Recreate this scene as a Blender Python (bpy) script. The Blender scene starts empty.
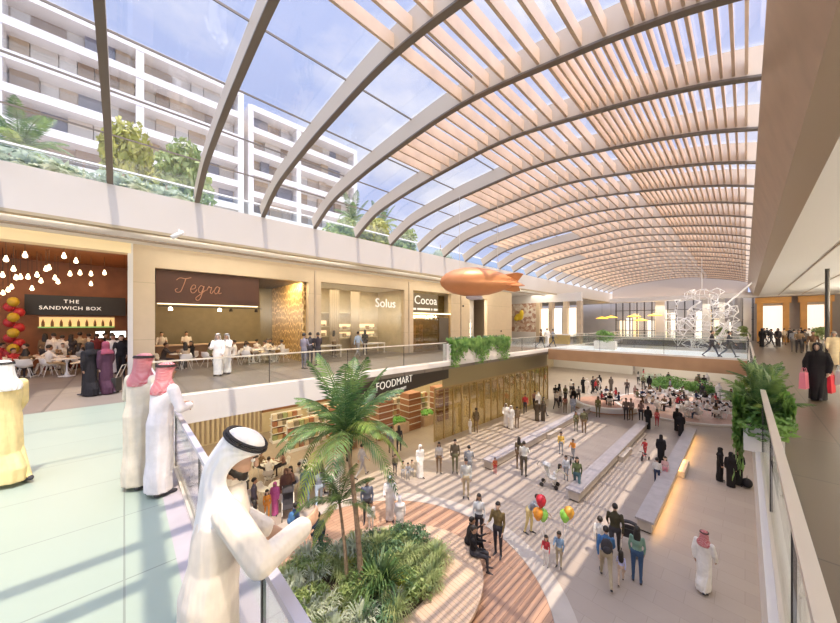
import bpy, bmesh, math, random
import numpy as np
from mathutils import Vector, Matrix, Euler
random.seed(7)
SC = bpy.context.scene
COL = SC.collection
PI = math.pi
R = math.radians

# ------------------------------------------------------------------ view geometry of the place
FX = 310.0
FW = Vector((-.7236, .6902)); RT = Vector((.6902, .7236))
CZ = 7.9                      # eye height above the lower floor
F = 5.65                      # upper floor level
CE = CZ + 3.27                # gallery ceiling
def ray(u):
    r = (u - 420) / FX
    return FW.x + r * RT.x, FW.y + r * RT.y
def at(u, v, z=0.0):          # point of the level z seen at u, v
    d = (z - CZ) * FX / (323 - v)
    a, b = ray(u)
    return Vector((a * d, b * d, z))
def onx(u, v, X):             # point of the wall X = const
    a, b = ray(u); d = X / a
    return Vector((X, b * d, CZ + (323 - v) * d / FX))
def ony(u, v, Y):
    a, b = ray(u); d = Y / b
    return Vector((a * d, Y, CZ + (323 - v) * d / FX))

# ------------------------------------------------------------------ materials
MATS = {}
def nodes(name):
    m = bpy.data.materials.new(name); m.use_nodes = True
    nt = m.node_tree
    return m, nt, nt.nodes['Principled BSDF']
def mat(name, col, rough=.6, metal=0., var=0., vscale=6., emit=None, estr=0., bump=0., spec=.5):
    if name in MATS: return MATS[name]
    m, nt, b = nodes(name)
    b.inputs['Base Color'].default_value = (*col, 1)
    b.inputs['Roughness'].default_value = rough
    b.inputs['Metallic'].default_value = metal
    b.inputs['Specular IOR Level'].default_value = spec
    if emit:
        b.inputs['Emission Color'].default_value = (*emit, 1)
        b.inputs['Emission Strength'].default_value = estr
    if var or bump:
        tc = nt.nodes.new('ShaderNodeTexCoord')
        n = nt.nodes.new('ShaderNodeTexNoise'); n.inputs['Scale'].default_value = vscale; n.inputs['Detail'].default_value = 4
        nt.links.new(tc.outputs['Object'], n.inputs['Vector'])
        if var:
            r = nt.nodes.new('ShaderNodeValToRGB')
            r.color_ramp.elements[0].position = .3; r.color_ramp.elements[1].position = .7
            r.color_ramp.elements[0].color = (*[max(0, c * (1 - var)) for c in col], 1)
            r.color_ramp.elements[1].color = (*[min(1, c * (1 + var)) for c in col], 1)
            nt.links.new(n.outputs['Fac'], r.inputs['Fac']); nt.links.new(r.outputs['Color'], b.inputs['Base Color'])
        if bump:
            bp = nt.nodes.new('ShaderNodeBump'); bp.inputs['Strength'].default_value = bump
            nt.links.new(n.outputs['Fac'], bp.inputs['Height']); nt.links.new(bp.outputs['Normal'], b.inputs['Normal'])
    MATS[name] = m
    return m
def tiled(name, c1, c2, cm, w, h, mortar=.01, rough=.4, offset=.0, rot=(0, 0, 0), var=.12, vscale=.7, spec=.5, frow=2):
    if name in MATS: return MATS[name]
    m, nt, b = nodes(name)
    tc = nt.nodes.new('ShaderNodeTexCoord'); mp = nt.nodes.new('ShaderNodeMapping')
    mp.inputs['Rotation'].default_value = rot
    br = nt.nodes.new('ShaderNodeTexBrick')
    br.inputs['Color1'].default_value = (*c1, 1); br.inputs['Color2'].default_value = (*c2, 1); br.inputs['Mortar'].default_value = (*cm, 1)
    br.inputs['Scale'].default_value = 1; br.inputs['Brick Width'].default_value = w; br.inputs['Row Height'].default_value = h
    br.inputs['Mortar Size'].default_value = mortar; br.offset = offset; br.offset_frequency = frow
    nz = nt.nodes.new('ShaderNodeTexNoise'); nz.inputs['Scale'].default_value = vscale; nz.inputs['Detail'].default_value = 6
    mx = nt.nodes.new('ShaderNodeMix'); mx.data_type = 'RGBA'; mx.blend_type = 'MULTIPLY'; mx.inputs[0].default_value = 1
    rp = nt.nodes.new('ShaderNodeValToRGB'); rp.color_ramp.elements[0].color = (1 - var, 1 - var, 1 - var, 1); rp.color_ramp.elements[1].color = (1, 1, 1, 1)
    L = nt.links.new
    L(tc.outputs['Object'], mp.inputs['Vector']); L(mp.outputs['Vector'], br.inputs['Vector']); L(tc.outputs['Object'], nz.inputs['Vector'])
    L(nz.outputs['Fac'], rp.inputs['Fac']); L(br.outputs['Color'], mx.inputs[6]); L(rp.outputs['Color'], mx.inputs[7])
    L(mx.outputs[2], b.inputs['Base Color'])
    b.inputs['Roughness'].default_value = rough; b.inputs['Specular IOR Level'].default_value = spec
    MATS[name] = m
    return m
def glass(name, tint=(1, 1, 1), gloss=.5, rough=.02, base=.03):
    if name in MATS: return MATS[name]
    m = bpy.data.materials.new(name); m.use_nodes = True; nt = m.node_tree; nt.nodes.clear()
    o = nt.nodes.new('ShaderNodeOutputMaterial'); t = nt.nodes.new('ShaderNodeBsdfTransparent'); g = nt.nodes.new('ShaderNodeBsdfGlossy')
    mx = nt.nodes.new('ShaderNodeMixShader'); lw = nt.nodes.new('ShaderNodeLayerWeight'); mr = nt.nodes.new('ShaderNodeMapRange')
    t.inputs['Color'].default_value = (*tint, 1); g.inputs['Roughness'].default_value = rough
    lw.inputs['Blend'].default_value = .25
    mr.inputs['To Min'].default_value = base; mr.inputs['To Max'].default_value = gloss
    L = nt.links.new
    L(lw.outputs['Facing'], mr.inputs['Value']); L(mr.outputs['Result'], mx.inputs[0]); L(t.outputs[0], mx.inputs[1]); L(g.outputs[0], mx.inputs[2]); L(mx.outputs[0], o.inputs[0])
    MATS[name] = m
    return m
def leafmat(name, c, c2, trans=.35, vscale=3):
    if name in MATS: return MATS[name]
    m, nt, b = nodes(name)
    tc = nt.nodes.new('ShaderNodeTexCoord'); n = nt.nodes.new('ShaderNodeTexNoise'); n.inputs['Scale'].default_value = vscale
    r = nt.nodes.new('ShaderNodeValToRGB'); r.color_ramp.elements[0].position = .35; r.color_ramp.elements[1].position = .65
    r.color_ramp.elements[0].color = (*c, 1); r.color_ramp.elements[1].color = (*c2, 1)
    tr = nt.nodes.new('ShaderNodeBsdfTranslucent'); mx = nt.nodes.new('ShaderNodeMixShader'); mx.inputs[0].default_value = trans
    L = nt.links.new; o = nt.nodes['Material Output']
    L(tc.outputs['Object'], n.inputs['Vector']); L(n.outputs['Fac'], r.inputs['Fac']); L(r.outputs['Color'], b.inputs['Base Color']); L(r.outputs['Color'], tr.inputs['Color'])
    b.inputs['Roughness'].default_value = .45
    L(b.outputs[0], mx.inputs[1]); L(tr.outputs[0], mx.inputs[2]); L(mx.outputs[0], o.inputs[0])
    MATS[name] = m
    return m
def emis(name, c, s):
    return mat(name, c, .5, emit=c, estr=s)

# ------------------------------------------------------------------ mesh building
class MB:
    def __init__(s): s.v = []; s.f = []; s.m = []
    def add(s, vs, fs, m=0):
        o = len(s.v); s.v += [tuple(p) for p in vs]; s.f += [tuple(i + o for i in f) for f in fs]; s.m += [m] * len(fs); return s
    def box(s, x0, x1, y0, y1, z0, z1, m=0, M=None):
        vs = [Vector(p) for p in ((x0, y0, z0), (x1, y0, z0), (x1, y1, z0), (x0, y1, z0), (x0, y0, z1), (x1, y0, z1), (x1, y1, z1), (x0, y1, z1))]
        if M: vs = [M @ p for p in vs]
        return s.add(vs, [(3, 2, 1, 0), (4, 5, 6, 7), (0, 1, 5, 4), (1, 2, 6, 5), (2, 3, 7, 6), (3, 0, 4, 7)], m)
    def loft(s, rings, m=0, cap=True):
        n = len(rings[0]); vs = [p for r in rings for p in r]; fs = []
        for i in range(len(rings) - 1):
            for j in range(n):
                k = (j + 1) % n
                fs.append((i * n + j, i * n + k, (i + 1) * n + k, (i + 1) * n + j))
        if cap: fs += [tuple(range(n - 1, -1, -1)), tuple(range((len(rings) - 1) * n, len(rings) * n))]
        return s.add(vs, fs, m)
    def tube(s, pts, rad, n=8, m=0, flat=1.0, cap=True):
        pts = [Vector(p) for p in pts]
        if not isinstance(rad, (list, tuple)): rad = [rad] * len(pts)
        rings = []; ref = None
        for i, p in enumerate(pts):
            t = (pts[min(i + 1, len(pts) - 1)] - pts[max(i - 1, 0)]).normalized()
            if ref is None: ref = Vector((0, 0, 1)) if abs(t.z) < .9 else Vector((0, 1, 0))
            a = t.cross(ref).normalized(); b = t.cross(a).normalized(); ref = -b if False else ref
            rings.append([p + rad[i] * (math.cos(2 * PI * j / n) * a + flat * math.sin(2 * PI * j / n) * b) for j in range(n)])
        return s.loft(rings, m, cap)
    def capsule(s, a, b, ra, rb, n=10, m=0):
        a = Vector(a); b = Vector(b); t = (b - a); L = t.length; t = t / L if L > 1e-6 else Vector((0, 0, 1))
        pts = []; rr = []
        for q in (90, 60, 30): pts.append(a - t * ra * math.sin(R(q))); rr.append(max(ra * math.cos(R(q)), .002))
        pts += [a, b]; rr += [ra, rb]
        for q in (30, 60, 90): pts.append(b + t * rb * math.sin(R(q))); rr.append(max(rb * math.cos(R(q)), .002))
        ref = Vector((0, 0, 1)) if abs(t.z) < .9 else Vector((0, 1, 0))
        x = t.cross(ref).normalized(); y = t.cross(x).normalized()
        return s.loft([[p + r * (math.cos(2 * PI * j / n) * x + math.sin(2 * PI * j / n) * y) for j in range(n)] for p, r in zip(pts, rr)], m)
    def ell(s, c, r, n=14, k=9, m=0, M=None):
        c = Vector(c); rings = []
        for i in range(k + 1):
            q = -PI / 2 + PI * i / k
            if i in (0, k): q *= .985
            ring = [Vector((r[0] * math.cos(q) * math.cos(2 * PI * j / n), r[1] * math.cos(q) * math.sin(2 * PI * j / n), r[2] * math.sin(q))) for j in range(n)]
            rings.append([c + (M @ p if M else p) for p in ring])
        return s.loft(rings, m)
    def lathe(s, prof, n=20, c=(0, 0, 0), m=0, cap=True):
        c = Vector(c)
        return s.loft([[c + Vector((r * math.cos(2 * PI * j / n), r * math.sin(2 * PI * j / n), z)) for j in range(n)] for r, z in prof], m, cap)
    def prism(s, pts, z0, z1, m=0):
        n = len(pts); vs = [(p[0], p[1], z0) for p in pts] + [(p[0], p[1], z1) for p in pts]
        return s.add(vs, [tuple(range(n - 1, -1, -1)), tuple(range(n, 2 * n))] + [(i, (i + 1) % n, n + (i + 1) % n, n + i) for i in range(n)], m)
    def ringslab(s, outer, inner, z0, z1, m=0):
        n = len(outer)
        vs = [(p[0], p[1], z0) for p in outer] + [(p[0], p[1], z1) for p in outer] + [(p[0], p[1], z1) for p in inner] + [(p[0], p[1], z0) for p in inner]
        fs = []
        for i in range(n):
            j = (i + 1) % n
            for a in range(4):
                b = (a + 1) % 4
                fs.append((a * n + i, a * n + j, b * n + j, b * n + i))
        return s.add(vs, fs, m)
    def mesh(s, name, mats, smooth=False):
        me = bpy.data.meshes.new(name); me.from_pydata(s.v, [], s.f)
        for x in mats if isinstance(mats, (list, tuple)) else [mats]: me.materials.append(x)
        me.polygons.foreach_set('material_index', s.m)
        if smooth: me.polygons.foreach_set('use_smooth', [True] * len(s.f))
        me.update(); return me
    def build(s, name, mats, parent=None, smooth=False, loc=None, rz=0.):
        return link(name, s.mesh(name, mats, smooth), parent, loc, rz)
def link(name, me, parent=None, loc=None, rz=0.):
    o = bpy.data.objects.new(name, me); COL.objects.link(o)
    if parent: o.parent = parent
    if loc is not None: o.location = loc
    o.rotation_euler.z = rz
    return o
def tag(o, label, cat, group=None, kind=None):
    o['label'] = label; o['category'] = cat
    if group: o['group'] = group
    if kind: o['kind'] = kind
    return o
def thing(name, label, cat, loc=(0, 0, 0), rz=0., group=None):
    o = bpy.data.objects.new(name, None); COL.objects.link(o); o.empty_display_size = .2
    o.location = loc; o.rotation_euler = (0, 0, rz)
    return tag(o, label, cat, group)
def struct(name, mb, m, label=None, parent=None, smooth=False):
    o = mb.build(name, m, parent, smooth)
    if not parent: o['kind'] = 'structure'; o['category'] = name.split('_')[0]; o['label'] = label or name.replace('_', ' ')
    return o
def copy_tree(o, parent=None):
    c = o.copy(); COL.objects.link(c)
    if parent: c.parent = parent
    for ch in list(o.children): copy_tree(ch, c)
    return c
def text(s, size, m, parent, M, name='lettering', ext=.01, bold=0., spacing=1., align='CENTER', shear=0.):
    c = bpy.data.curves.new(name, 'FONT'); c.body = s; c.size = size; c.extrude = ext; c.offset = bold; c.space_character = spacing
    c.align_x = align; c.align_y = 'CENTER'; c.shear = shear; c.resolution_u = 3
    t = bpy.data.objects.new('tmp', c); COL.objects.link(t)
    bpy.context.view_layer.update()
    me = bpy.data.meshes.new_from_object(t.evaluated_get(bpy.context.evaluated_depsgraph_get()))
    bpy.data.objects.remove(t); bpy.data.curves.remove(c)
    me.transform(M); me.materials.clear(); me.materials.append(m); me.name = name
    return link(name, me, parent)
ORD = ['first', 'second', 'third', 'fourth', 'fifth', 'sixth', 'seventh', 'eighth', 'ninth', 'tenth', 'eleventh', 'twelfth', 'thirteenth', 'fourteenth', 'fifteenth', 'sixteenth',
       'seventeenth', 'eighteenth', 'nineteenth', 'twentieth', 'twenty-first', 'twenty-second', 'twenty-third', 'twenty-fourth', 'twenty-fifth', 'twenty-sixth', 'twenty-seventh', 'twenty-eighth']

# ------------------------------------------------------------------ camera, world, sun
cam = bpy.data.cameras.new('camera'); co = bpy.data.objects.new('camera', cam); COL.objects.link(co)
co.location = (0, 0, CZ); co.rotation_euler = (PI / 2, 0, math.atan2(.7236, .6902))
cam.sensor_width = 36; cam.sensor_fit = 'HORIZONTAL'; cam.lens = FX / 840 * 36; cam.shift_y = 11.5 / 840; cam.clip_start = .05; cam.clip_end = 400
SC.camera = co
SC.view_settings.view_transform = 'Standard'; SC.view_settings.look = 'None'; SC.view_settings.gamma = 1
SC.view_settings.exposure = EXPOSURE = 0.6
SC.cycles.transparent_max_bounces = 24; SC.cycles.max_bounces = 8; SC.cycles.diffuse_bounces = 5; SC.cycles.sample_clamp_indirect = 6

w = bpy.data.worlds.new('world'); SC.world = w; w.use_nodes = True; nt = w.node_tree; nt.nodes.clear()
L = nt.links.new
o_ = nt.nodes.new('ShaderNodeOutputWorld'); bg = nt.nodes.new('ShaderNodeBackground'); tc = nt.nodes.new('ShaderNodeTexCoord')
nz = nt.nodes.new('ShaderNodeTexNoise'); nz.inputs['Scale'].default_value = 2.6; nz.inputs['Detail'].default_value = 8; nz.inputs['Roughness'].default_value = .6
mp = nt.nodes.new('ShaderNodeMapping'); mp.inputs['Scale'].default_value = (1, 1, 2.2)
rp = nt.nodes.new('ShaderNodeValToRGB'); e = rp.color_ramp.elements
e[0].position = .42; e[0].color = (.50, .58, .88, 1); e[1].position = .68; e[1].color = (.92, .91, .97, 1)
L(tc.outputs['Generated'], mp.inputs['Vector']); L(mp.outputs['Vector'], nz.inputs['Vector']); L(nz.outputs['Fac'], rp.inputs['Fac']); L(rp.outputs['Color'], bg.inputs['Color']); L(bg.outputs[0], o_.inputs[0])
# the sky grows bright and white around the sun
geo = nt.nodes.new('ShaderNodeVectorMath'); geo.operation = 'DOT_PRODUCT'; geo.inputs[1].default_value = Vector((.31, -.07, 1)).normalized()
mr = nt.nodes.new('ShaderNodeMapRange'); mr.interpolation_type = 'SMOOTHSTEP'; mr.inputs['From Min'].default_value = .5; mr.inputs['From Max'].default_value = 1.0; mr.inputs['To Min'].default_value = .80; mr.inputs['To Max'].default_value = 3.6
L(tc.outputs['Generated'], geo.inputs[0]); L(geo.outputs['Value'], mr.inputs['Value']); L(mr.outputs['Result'], bg.inputs['Strength'])
def lamp(name, kind, loc, energy, col=(1, .9, .75), size=None, d=None, **k):
    l = bpy.data.lights.new(name, kind); l.energy = energy; l.color = col
    o = bpy.data.objects.new(name, l); COL.objects.link(o); o.location = loc
    if kind == 'AREA':
        l.shape = 'RECTANGLE'; l.size, l.size_y = size
    if d and kind == 'AREA' and abs(d[0]) + abs(d[1]) > 0 and d[1] == 0:     # long side stays along the hall
        z = -Vector(d).normalized(); y = Vector((0, 1, 0)); x = y.cross(z); o.rotation_euler = Matrix((x, y, z)).transposed().to_euler()
    elif d: o.rotation_euler = Vector(d).to_track_quat('-Z', 'Y').to_euler()
    for a, b in k.items(): setattr(l, a, b)
    return o
lamp('sun', 'SUN', (10, 0, 40), 3.5, (1, .85, .67), d=(-.31, .07, -1), angle=.009)
# ------------------------------------------------------------------ the setting
M_ground = tiled('stone_paving', (.41, .34, .285), (.385, .315, .265), (.31, .255, .21), 1.2, .6, .006, .45, offset=.5, var=.14, vscale=.8)
M_green = tiled('pale_green_marble', (.30, .36, .295), (.32, .38, .31), (.22, .25, .21), 1.25, 30, .008, .3, rot=(0, 0, 0), var=.06, vscale=1.2)
M_tan = tiled('grey_tan_floor', (.20, .165, .14), (.26, .22, .185), (.13, .11, .095), 3.0, 1.5, .03, .35, rot=(0, 0, 0), var=.15)
M_brown = tiled('brown_floor_tiles', (.115, .09, .066), (.13, .10, .074), (.05, .04, .03), 1.2, 2.4, .012, .32, offset=0, var=.2, vscale=.9)
M_white = mat('white_render', (.72, .68, .63), .5)
M_ceil = mat('white_ceiling', (.85, .83, .78), .6)
M_trav = tiled('travertine', (.66, .52, .345), (.63, .49, .32), (.48, .38, .25), 2.4, 5.6, .012, .5, rot=(PI / 2, 0, PI / 2), var=.12, vscale=3)
M_bronze = mat('bronze_metal', (.36, .285, .21), .38, .25, .12, 1.5)
M_bronze2 = mat('pale_bronze_metal', (.47, .37, .27), .4, .2, .1, 1.5)
M_dark = mat('dark_metal', (.05, .045, .04), .4, .5)
M_steel = mat('brushed_steel', (.72, .66, .57), .35, .5)
M_skyrail = mat('sky_tinted_rail', (.52, .49, .54), .4, .2)  # handrail metal, the sky's lavender reflection put into its colour
M_glass = glass('rail_glass', (.95, .97, .96), .45, .02, .05)
M_shopglass = glass('shop_glass', (.98, .97, .94), .28, .18, .02)
M_roofglass = glass('roof_glass', (.97, .98, 1.0), .35, .03, .02)
M_wood = tiled('red_oak_deck', (.50, .30, .20), (.42, .24, .155), (.22, .12, .08), 3.0, .16, .008, .5, offset=.4, rot=(0, 0, R(90)), var=.2)
M_bench = mat('pale_oak', (.62, .46, .32), .5, 0, .12, 3)
M_cladding = mat('copper_brown_cladding', (.46, .27, .14), .4, .3, .1, 1)
M_orange = mat('orange_timber', (.50, .22, .07), .5, 0, .12, 2)
M_skin = mat('skin', (.52, .32, .22), .5)

# ground
struct('floor_ground', MB().box(-45, 16, -12, 72, -.3, 0), M_ground, 'beige stone paving of the lower level')
# upper slabs
e0, e1 = -11.9, .12          # slab edges of the left and right galleries
struct('floor_near', MB().box(-12.2, 9, -9, .36, F - .5, F), M_green, 'pale green marble floor of the near gallery')
struct('trim_1', MB().box(-11.9, 9, .36, .98, F - .87, F), mat('lilac_stone', (.40, .36, .38), .4, 0, .1, 2), 'lilac grey stone edge strip of the near gallery')
struct('floor_left', MB().box(-31, -12.2, -14, 36, F - .5, F), M_tan, 'grey tan striped floor of the shop gallery')
struct('trim_3', MB().box(-12.2, e0, .98, 6.85, F - .87, F + .02).box(-12.2, e0, 6.85, 36, F - .25, F + .02), M_white, 'white edge band of the shop gallery slab')
struct('floor_right', MB().box(.36, 16, .36, 60, F - .5, F - .001), M_brown, 'brown tiled floor of the opposite gallery')
struct('trim_4', MB().box(e1, .36, .98, 60, F - .87, F + .02), M_white, 'white edge band along the opposite gallery')
struct('ceiling_ground', MB().box(-31, -12.25, -14, 6.85, F - .87, F - .52).box(-31, -14.6, 6.85, 60, F - .87, F - .52), M_ceil, 'ceiling under the shop gallery')
bridge = struct('floor_bridge', MB().box(e0 + .01, e1 - .01, 27, 33, F - .35, F + .01), mat('pale_bridge_floor', (.72, .76, .74), .3, 0, .05, 1), 'pale floor of the footbridge')
struct('trim_5', MB().box(e0 + .01, e1 - .01, 26.85, 27.0, F - .9, F - .02), M_cladding, 'copper brown cladding along the footbridge edge')
struct('trim_6', MB().box(e0 + .01, e1 - .01, 27.0, 33.0, F - .88, F - .36), M_cladding, 'copper brown underside of the footbridge')
struct('trim_7', MB().box(e0 + .01, e1 - .01, 26.9, 27.02, F - .02, F + .1), M_white, 'white kerb on the footbridge edge')
struct('floor_far', MB().box(-31, .12, 51, 60, F - .8, F), M_tan, 'upper floor at the far end')
struct('floor_far_left', MB().box(-31, e0, 36, 51, F - .5, F - .002), M_tan, 'upper floor beyond the footbridge')

# left: fascia, soffit, shop wall
XF = -14.5
struct('trim_8', MB().box(XF - .35, XF, -14, 56, CE, CZ + 4.6), mat('ivory_fascia', (.58, .53, .48), .5), 'white roof fascia above the shops')
struct('trim_9', MB().box(XF - .30, XF + .02, -14, 56, CE - .10, CE - .002), mat('olive_bronze_edge', (.42, .34, .22), .4, .2), 'bronze edge strip under the white fascia')
struct('ceiling_left', MB().box(-31, XF - .3, .2, 60, CE, CE + .25), M_ceil, 'white soffit over the shop gallery')
struct('ceiling_left_front', MB().box(-17.4, XF - .3, -14, .2, CE, CE + .25), M_ceil, 'white soffit in front of the orange restaurant')
XW = -17.4
wl = MB()
ops = [(.95, 7.7, 4.62), (8.47, 15.0, 4.70), (15.9, 20.3, 4.75), (22.9, 25.7, 4.6)]
y = .2
for a, b, t in ops:
    wl.box(XW - .35, XW, y, a, F, CE); wl.box(XW - .35, XW, a, b, F + t, CE); y = b
wl.box(XW - .35, XW, y, 30.3, F, CE)
struct('wall_left', wl, M_trav, 'travertine shopfront wall of the upper gallery')
for i, y in enumerate((8.1, 15.45, 21.6)):
    struct('trim_%d' % (10 + i), MB().box(XW - .02, XW + .05, y - .05, y + .05, F, CE - .2), M_bronze2, 'bronze joint between two shopfronts')
struct('wall_shop_return', MB().box(-26, XW - .35, 30.0, 30.3, F, CE), M_trav, 'travertine return wall of the side mall')
# right: beam, soffit
rb = MB()
def strip(mb, a, b, y0, y1, th=.06):
    (x0, z0), (x1, z1) = a, b; n = Vector((z1 - z0, x0 - x1)).normalized() * th
    q = [(x0, z0), (x1, z1), (x1 - n.x, z1 - n.y), (x0 - n.x, z0 - n.y)]
    mb.loft([[Vector((p[0], y0, p[1])) for p in q], [Vector((p[0], y1, p[1])) for p in q]])
strip(rb, (.22, CZ + 4.75), (.66, CZ + 3.30), -6, 56)
struct('beam_right', rb, M_bronze, 'bronze clad roof edge beam along the opposite gallery')
rb = MB(); strip(rb, (.66, CZ + 3.30), (1.12, CZ + 3.2), -6, 56)
struct('trim_13', rb, mat('tan_metal', (.60, .49, .36), .4, .1), 'pale bronze strip between the beam and the white soffit')
struct('ceiling_right', MB().box(1.12, 16, -6, 60, CZ + 3.2, CZ + 3.4), M_ceil, 'white soffit of the opposite gallery')
for i, x in enumerate((2.6, 4.3)):
    struct('trim_%d' % (14 + i), MB().box(x, x + .06, -6, 56, CZ + 3.18, CZ + 3.2), M_bronze2, 'bronze slot line in the white soffit')

# ------------------------------------------------------------------ roof
PR = [(-14.5, 4.6), (-13.4, 5.12), (-12.4, 5.45), (-10.6, 5.72), (-8.6, 5.9), (-5.5, 6.0), (-2.73, 5.6), (-.9, 5.2), (.25, 4.82)]
def catmull(P, k=6):
    out = []
    for i in range(len(P) - 1):
        p0 = Vector(P[max(i - 1, 0)]); p1 = Vector(P[i]); p2 = Vector(P[i + 1]); p3 = Vector(P[min(i + 2, len(P) - 1)])
        for j in range(k):
            t = j / k
            out.append(.5 * ((2 * p1) + (p2 - p0) * t + (2 * p0 - 5 * p1 + 4 * p2 - p3) * t * t + (3 * p1 - p0 - 3 * p2 + p3) * t ** 3))
    out.append(Vector(P[-1])); return out
ARC = catmull(PR)
ax = [p.x for p in ARC]; az = [p.y + CZ for p in ARC]
def rz_(x): return float(np.interp(x, ax, az))
M_rib = mat('rib_paint', (.64, .54, .42), .45, .05)
M_flange = mat('rib_bronze_edge', (.20, .165, .13), .4, .3)
M_slat = mat('pale_timber_slats', (.74, .55, .39), .55, 0, .1, 1.5)
def arcbox(mb, y0, y1, lo, hi):
    rings = []
    for i, p in enumerate(ARC):
        t = (ARC[min(i + 1, len(ARC) - 1)] - ARC[max(i - 1, 0)]).normalized(); n = Vector((-t.y, t.x))
        a = Vector((p.x, p.y + CZ)) + n * lo; b = Vector((p.x, p.y + CZ)) + n * hi
        rings.append([Vector((a.x, y0, a.y)), Vector((a.x, y1, a.y)), Vector((b.x, y1, b.y)), Vector((b.x, y0, b.y))])
    return mb.loft(rings)
RY = [-.34 + 2.36 * k for k in range(-2, 24)]
for k, y in enumerate(RY):
    r = arcbox(MB(), y - .07, y + .07, .05, .58).build('roof_rib', M_rib)
    tag(r, 'curved tan roof rib, the %s across the vault counted from the near end' % ORD[k], 'roof rib', 'arched roof ribs')
    arcbox(MB(), y - .08, y + .08, 0, .045).build('bottom_flange', M_flange, r)
START = {-2: -1, -1: -2, 0: -5.5, 1: -5.6, 2: -5.6, 3: -8.8, 4: -6.8, 5: -9.4, 6: -10.4, 7: -9.4, 8: -12.4, 9: -8.2, 10: -12.8, 11: -12.8, 12: -10.0}
for k in range(len(RY) - 1):
    y0, y1 = RY[k] + .07, RY[k + 1] - .07
    mb = MB(); x = .02; xs = START.get(k - 2, -13.2)
    gap = random.Random(k).uniform(-7, -3) if k > 3 else -99
    while x > xs:
        z = rz_(x); sl = (rz_(x + .05) - rz_(x - .05)) / .1
        if True:
            dense = k > 3 and x > (-1.4 if k == 4 else -2.9 - .04 * (k % 5)); th = .024 if dense else .032; mb.box(x - th, x + th, y0, y1, z + .08, z + (.33 if dense else .40))
        x -= (.6 if k <= 3 else .18 if dense else .44)
    s = mb.build('slat_panel', M_slat)
    tag(s, 'pale timber slat panel filling the %s bay of the vault from the near end' % ORD[k], 'slat panel', 'timber slat panels between the ribs')
    o = arcbox(MB(), y0 - .06, y1 + .06, .60, .62).build('curved_roof_glazing', M_roofglass)
    tag(o, 'clear curved roof glass over the %s bay of the vault from the near end' % ORD[k], 'roof glass', 'curved roof glass')
for i, x in enumerate((-13.3, -11.6, -9.6, -7.4, -5.0)):
    z = rz_(x) + .57
    struct('trim_%d' % (20 + i), MB().box(x - .012, x + .012, RY[0], RY[-1], z - .03, z + .02), M_flange, 'thin dark purlin along the roof glass')
# far gable between vault and end beam
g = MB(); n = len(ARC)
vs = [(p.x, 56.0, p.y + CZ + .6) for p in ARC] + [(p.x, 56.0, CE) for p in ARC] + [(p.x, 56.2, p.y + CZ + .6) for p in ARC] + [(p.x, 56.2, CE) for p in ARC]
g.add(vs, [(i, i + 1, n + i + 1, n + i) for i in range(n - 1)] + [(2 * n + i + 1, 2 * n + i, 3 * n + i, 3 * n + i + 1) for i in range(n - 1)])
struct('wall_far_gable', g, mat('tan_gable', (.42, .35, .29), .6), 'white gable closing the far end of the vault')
struct('trim_30', MB().box(-15, 9, 54.5, 56, CE - .15, CE + .45), M_white, 'white beam across the far end')

# ------------------------------------------------------------------ balustrades
def rail(label, p0, p1, seg=2.35, h=1.12, z=F, group=None, cap=.03, rm=None):
    p0 = Vector(p0); p1 = Vector(p1); d = p1 - p0; Ln = d.length; rz = math.atan2(d.y, d.x)
    t = thing('glass_balustrade', label, 'balustrade', (p0.x, p0.y, z), rz)
    n = max(1, round(Ln / seg))
    MB().box(0, Ln, -cap, cap, h - .045, h).build('handrail', rm or M_steel, t)
    MB().box(0, Ln, -.035, .035, 0, .06).build('base_channel', M_steel, t)
    for i in range(n):
        a, b = Ln * i / n, Ln * (i + 1) / n
        MB().box(a + .02, b - .02, -.008, .008, .06, h - .05).build('glass_panel', M_glass, t)
        MB().box(b - .01, b + .01, -.012, .012, .06, h - .05).build('post', M_dark, t)
    return t
rail('glass balustrade of the near gallery where three robed men stand', (-12.2, .575), (.16, .575), 2.06, h=.92, cap=.028, rm=M_skyrail)
rail('glass balustrade along the shop gallery up to the ivy planter', (-12.05, .60), (-12.05, 13.6), 3.2)
rail('glass balustrade of the shop gallery between the ivy planter and footbridge', (-12.05, 20.3), (-12.05, 27.0), 2.3)
rail('glass balustrade along the brown floor up to the bushy palm', (.21, .60), (.21, 7.85), 2.4)
rail('glass balustrade of the brown floor between the palm and the footbridge', (.21, 10.3), (.21, 27.0), 2.8)
rail('near glass balustrade of the footbridge', (e0, 27.1), (e1, 27.1), 4.0, 1.25)
rail('far glass balustrade of the footbridge', (e0, 32.9), (e1, 32.9), 4.0, 1.25)
rail('glass balustrade of the brown floor beyond the footbridge', (.21, 33.0), (.21, 51.0), 4.5)
rail('glass balustrade across the upper floor at the far end', (e0, 51.1), (e1, 51.1), 3.0)
rail('glass balustrade of the left floor beyond the footbridge', (-12.05, 33.0), (-12.05, 51.0), 4.5)
# ------------------------------------------------------------------ shops of the upper gallery
TX = Matrix(((0, 0, 1, 0), (1, 0, 0, 0), (0, 1, 0, 0), (0, 0, 0, 1)))      # writing that faces +X
def facing_x(x, y, z): return Matrix.Translation((x, y, z)) @ TX
M_letter = mat('white_letters', (.5, .46, .40), .5, emit=(1, .93, .82), estr=.42)
M_warmstrip = emis('warm_light_strip', (1, .80, .48), 1.6)
M_terra = mat('terracotta_wall', (.27, .105, .045), .6, 0, .2, 1.5)
M_black = mat('black_panel', (.02, .018, .016), .45)
M_whitep = mat('white_plastic', (.82, .80, .77), .35)
M_orangeceil = tiled('orange_ceiling_planks', (.47, .18, .05), (.42, .155, .045), (.22, .08, .02), 9, .22, .01, .45, rot=(0, 0, PI / 2), var=.2)
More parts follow.
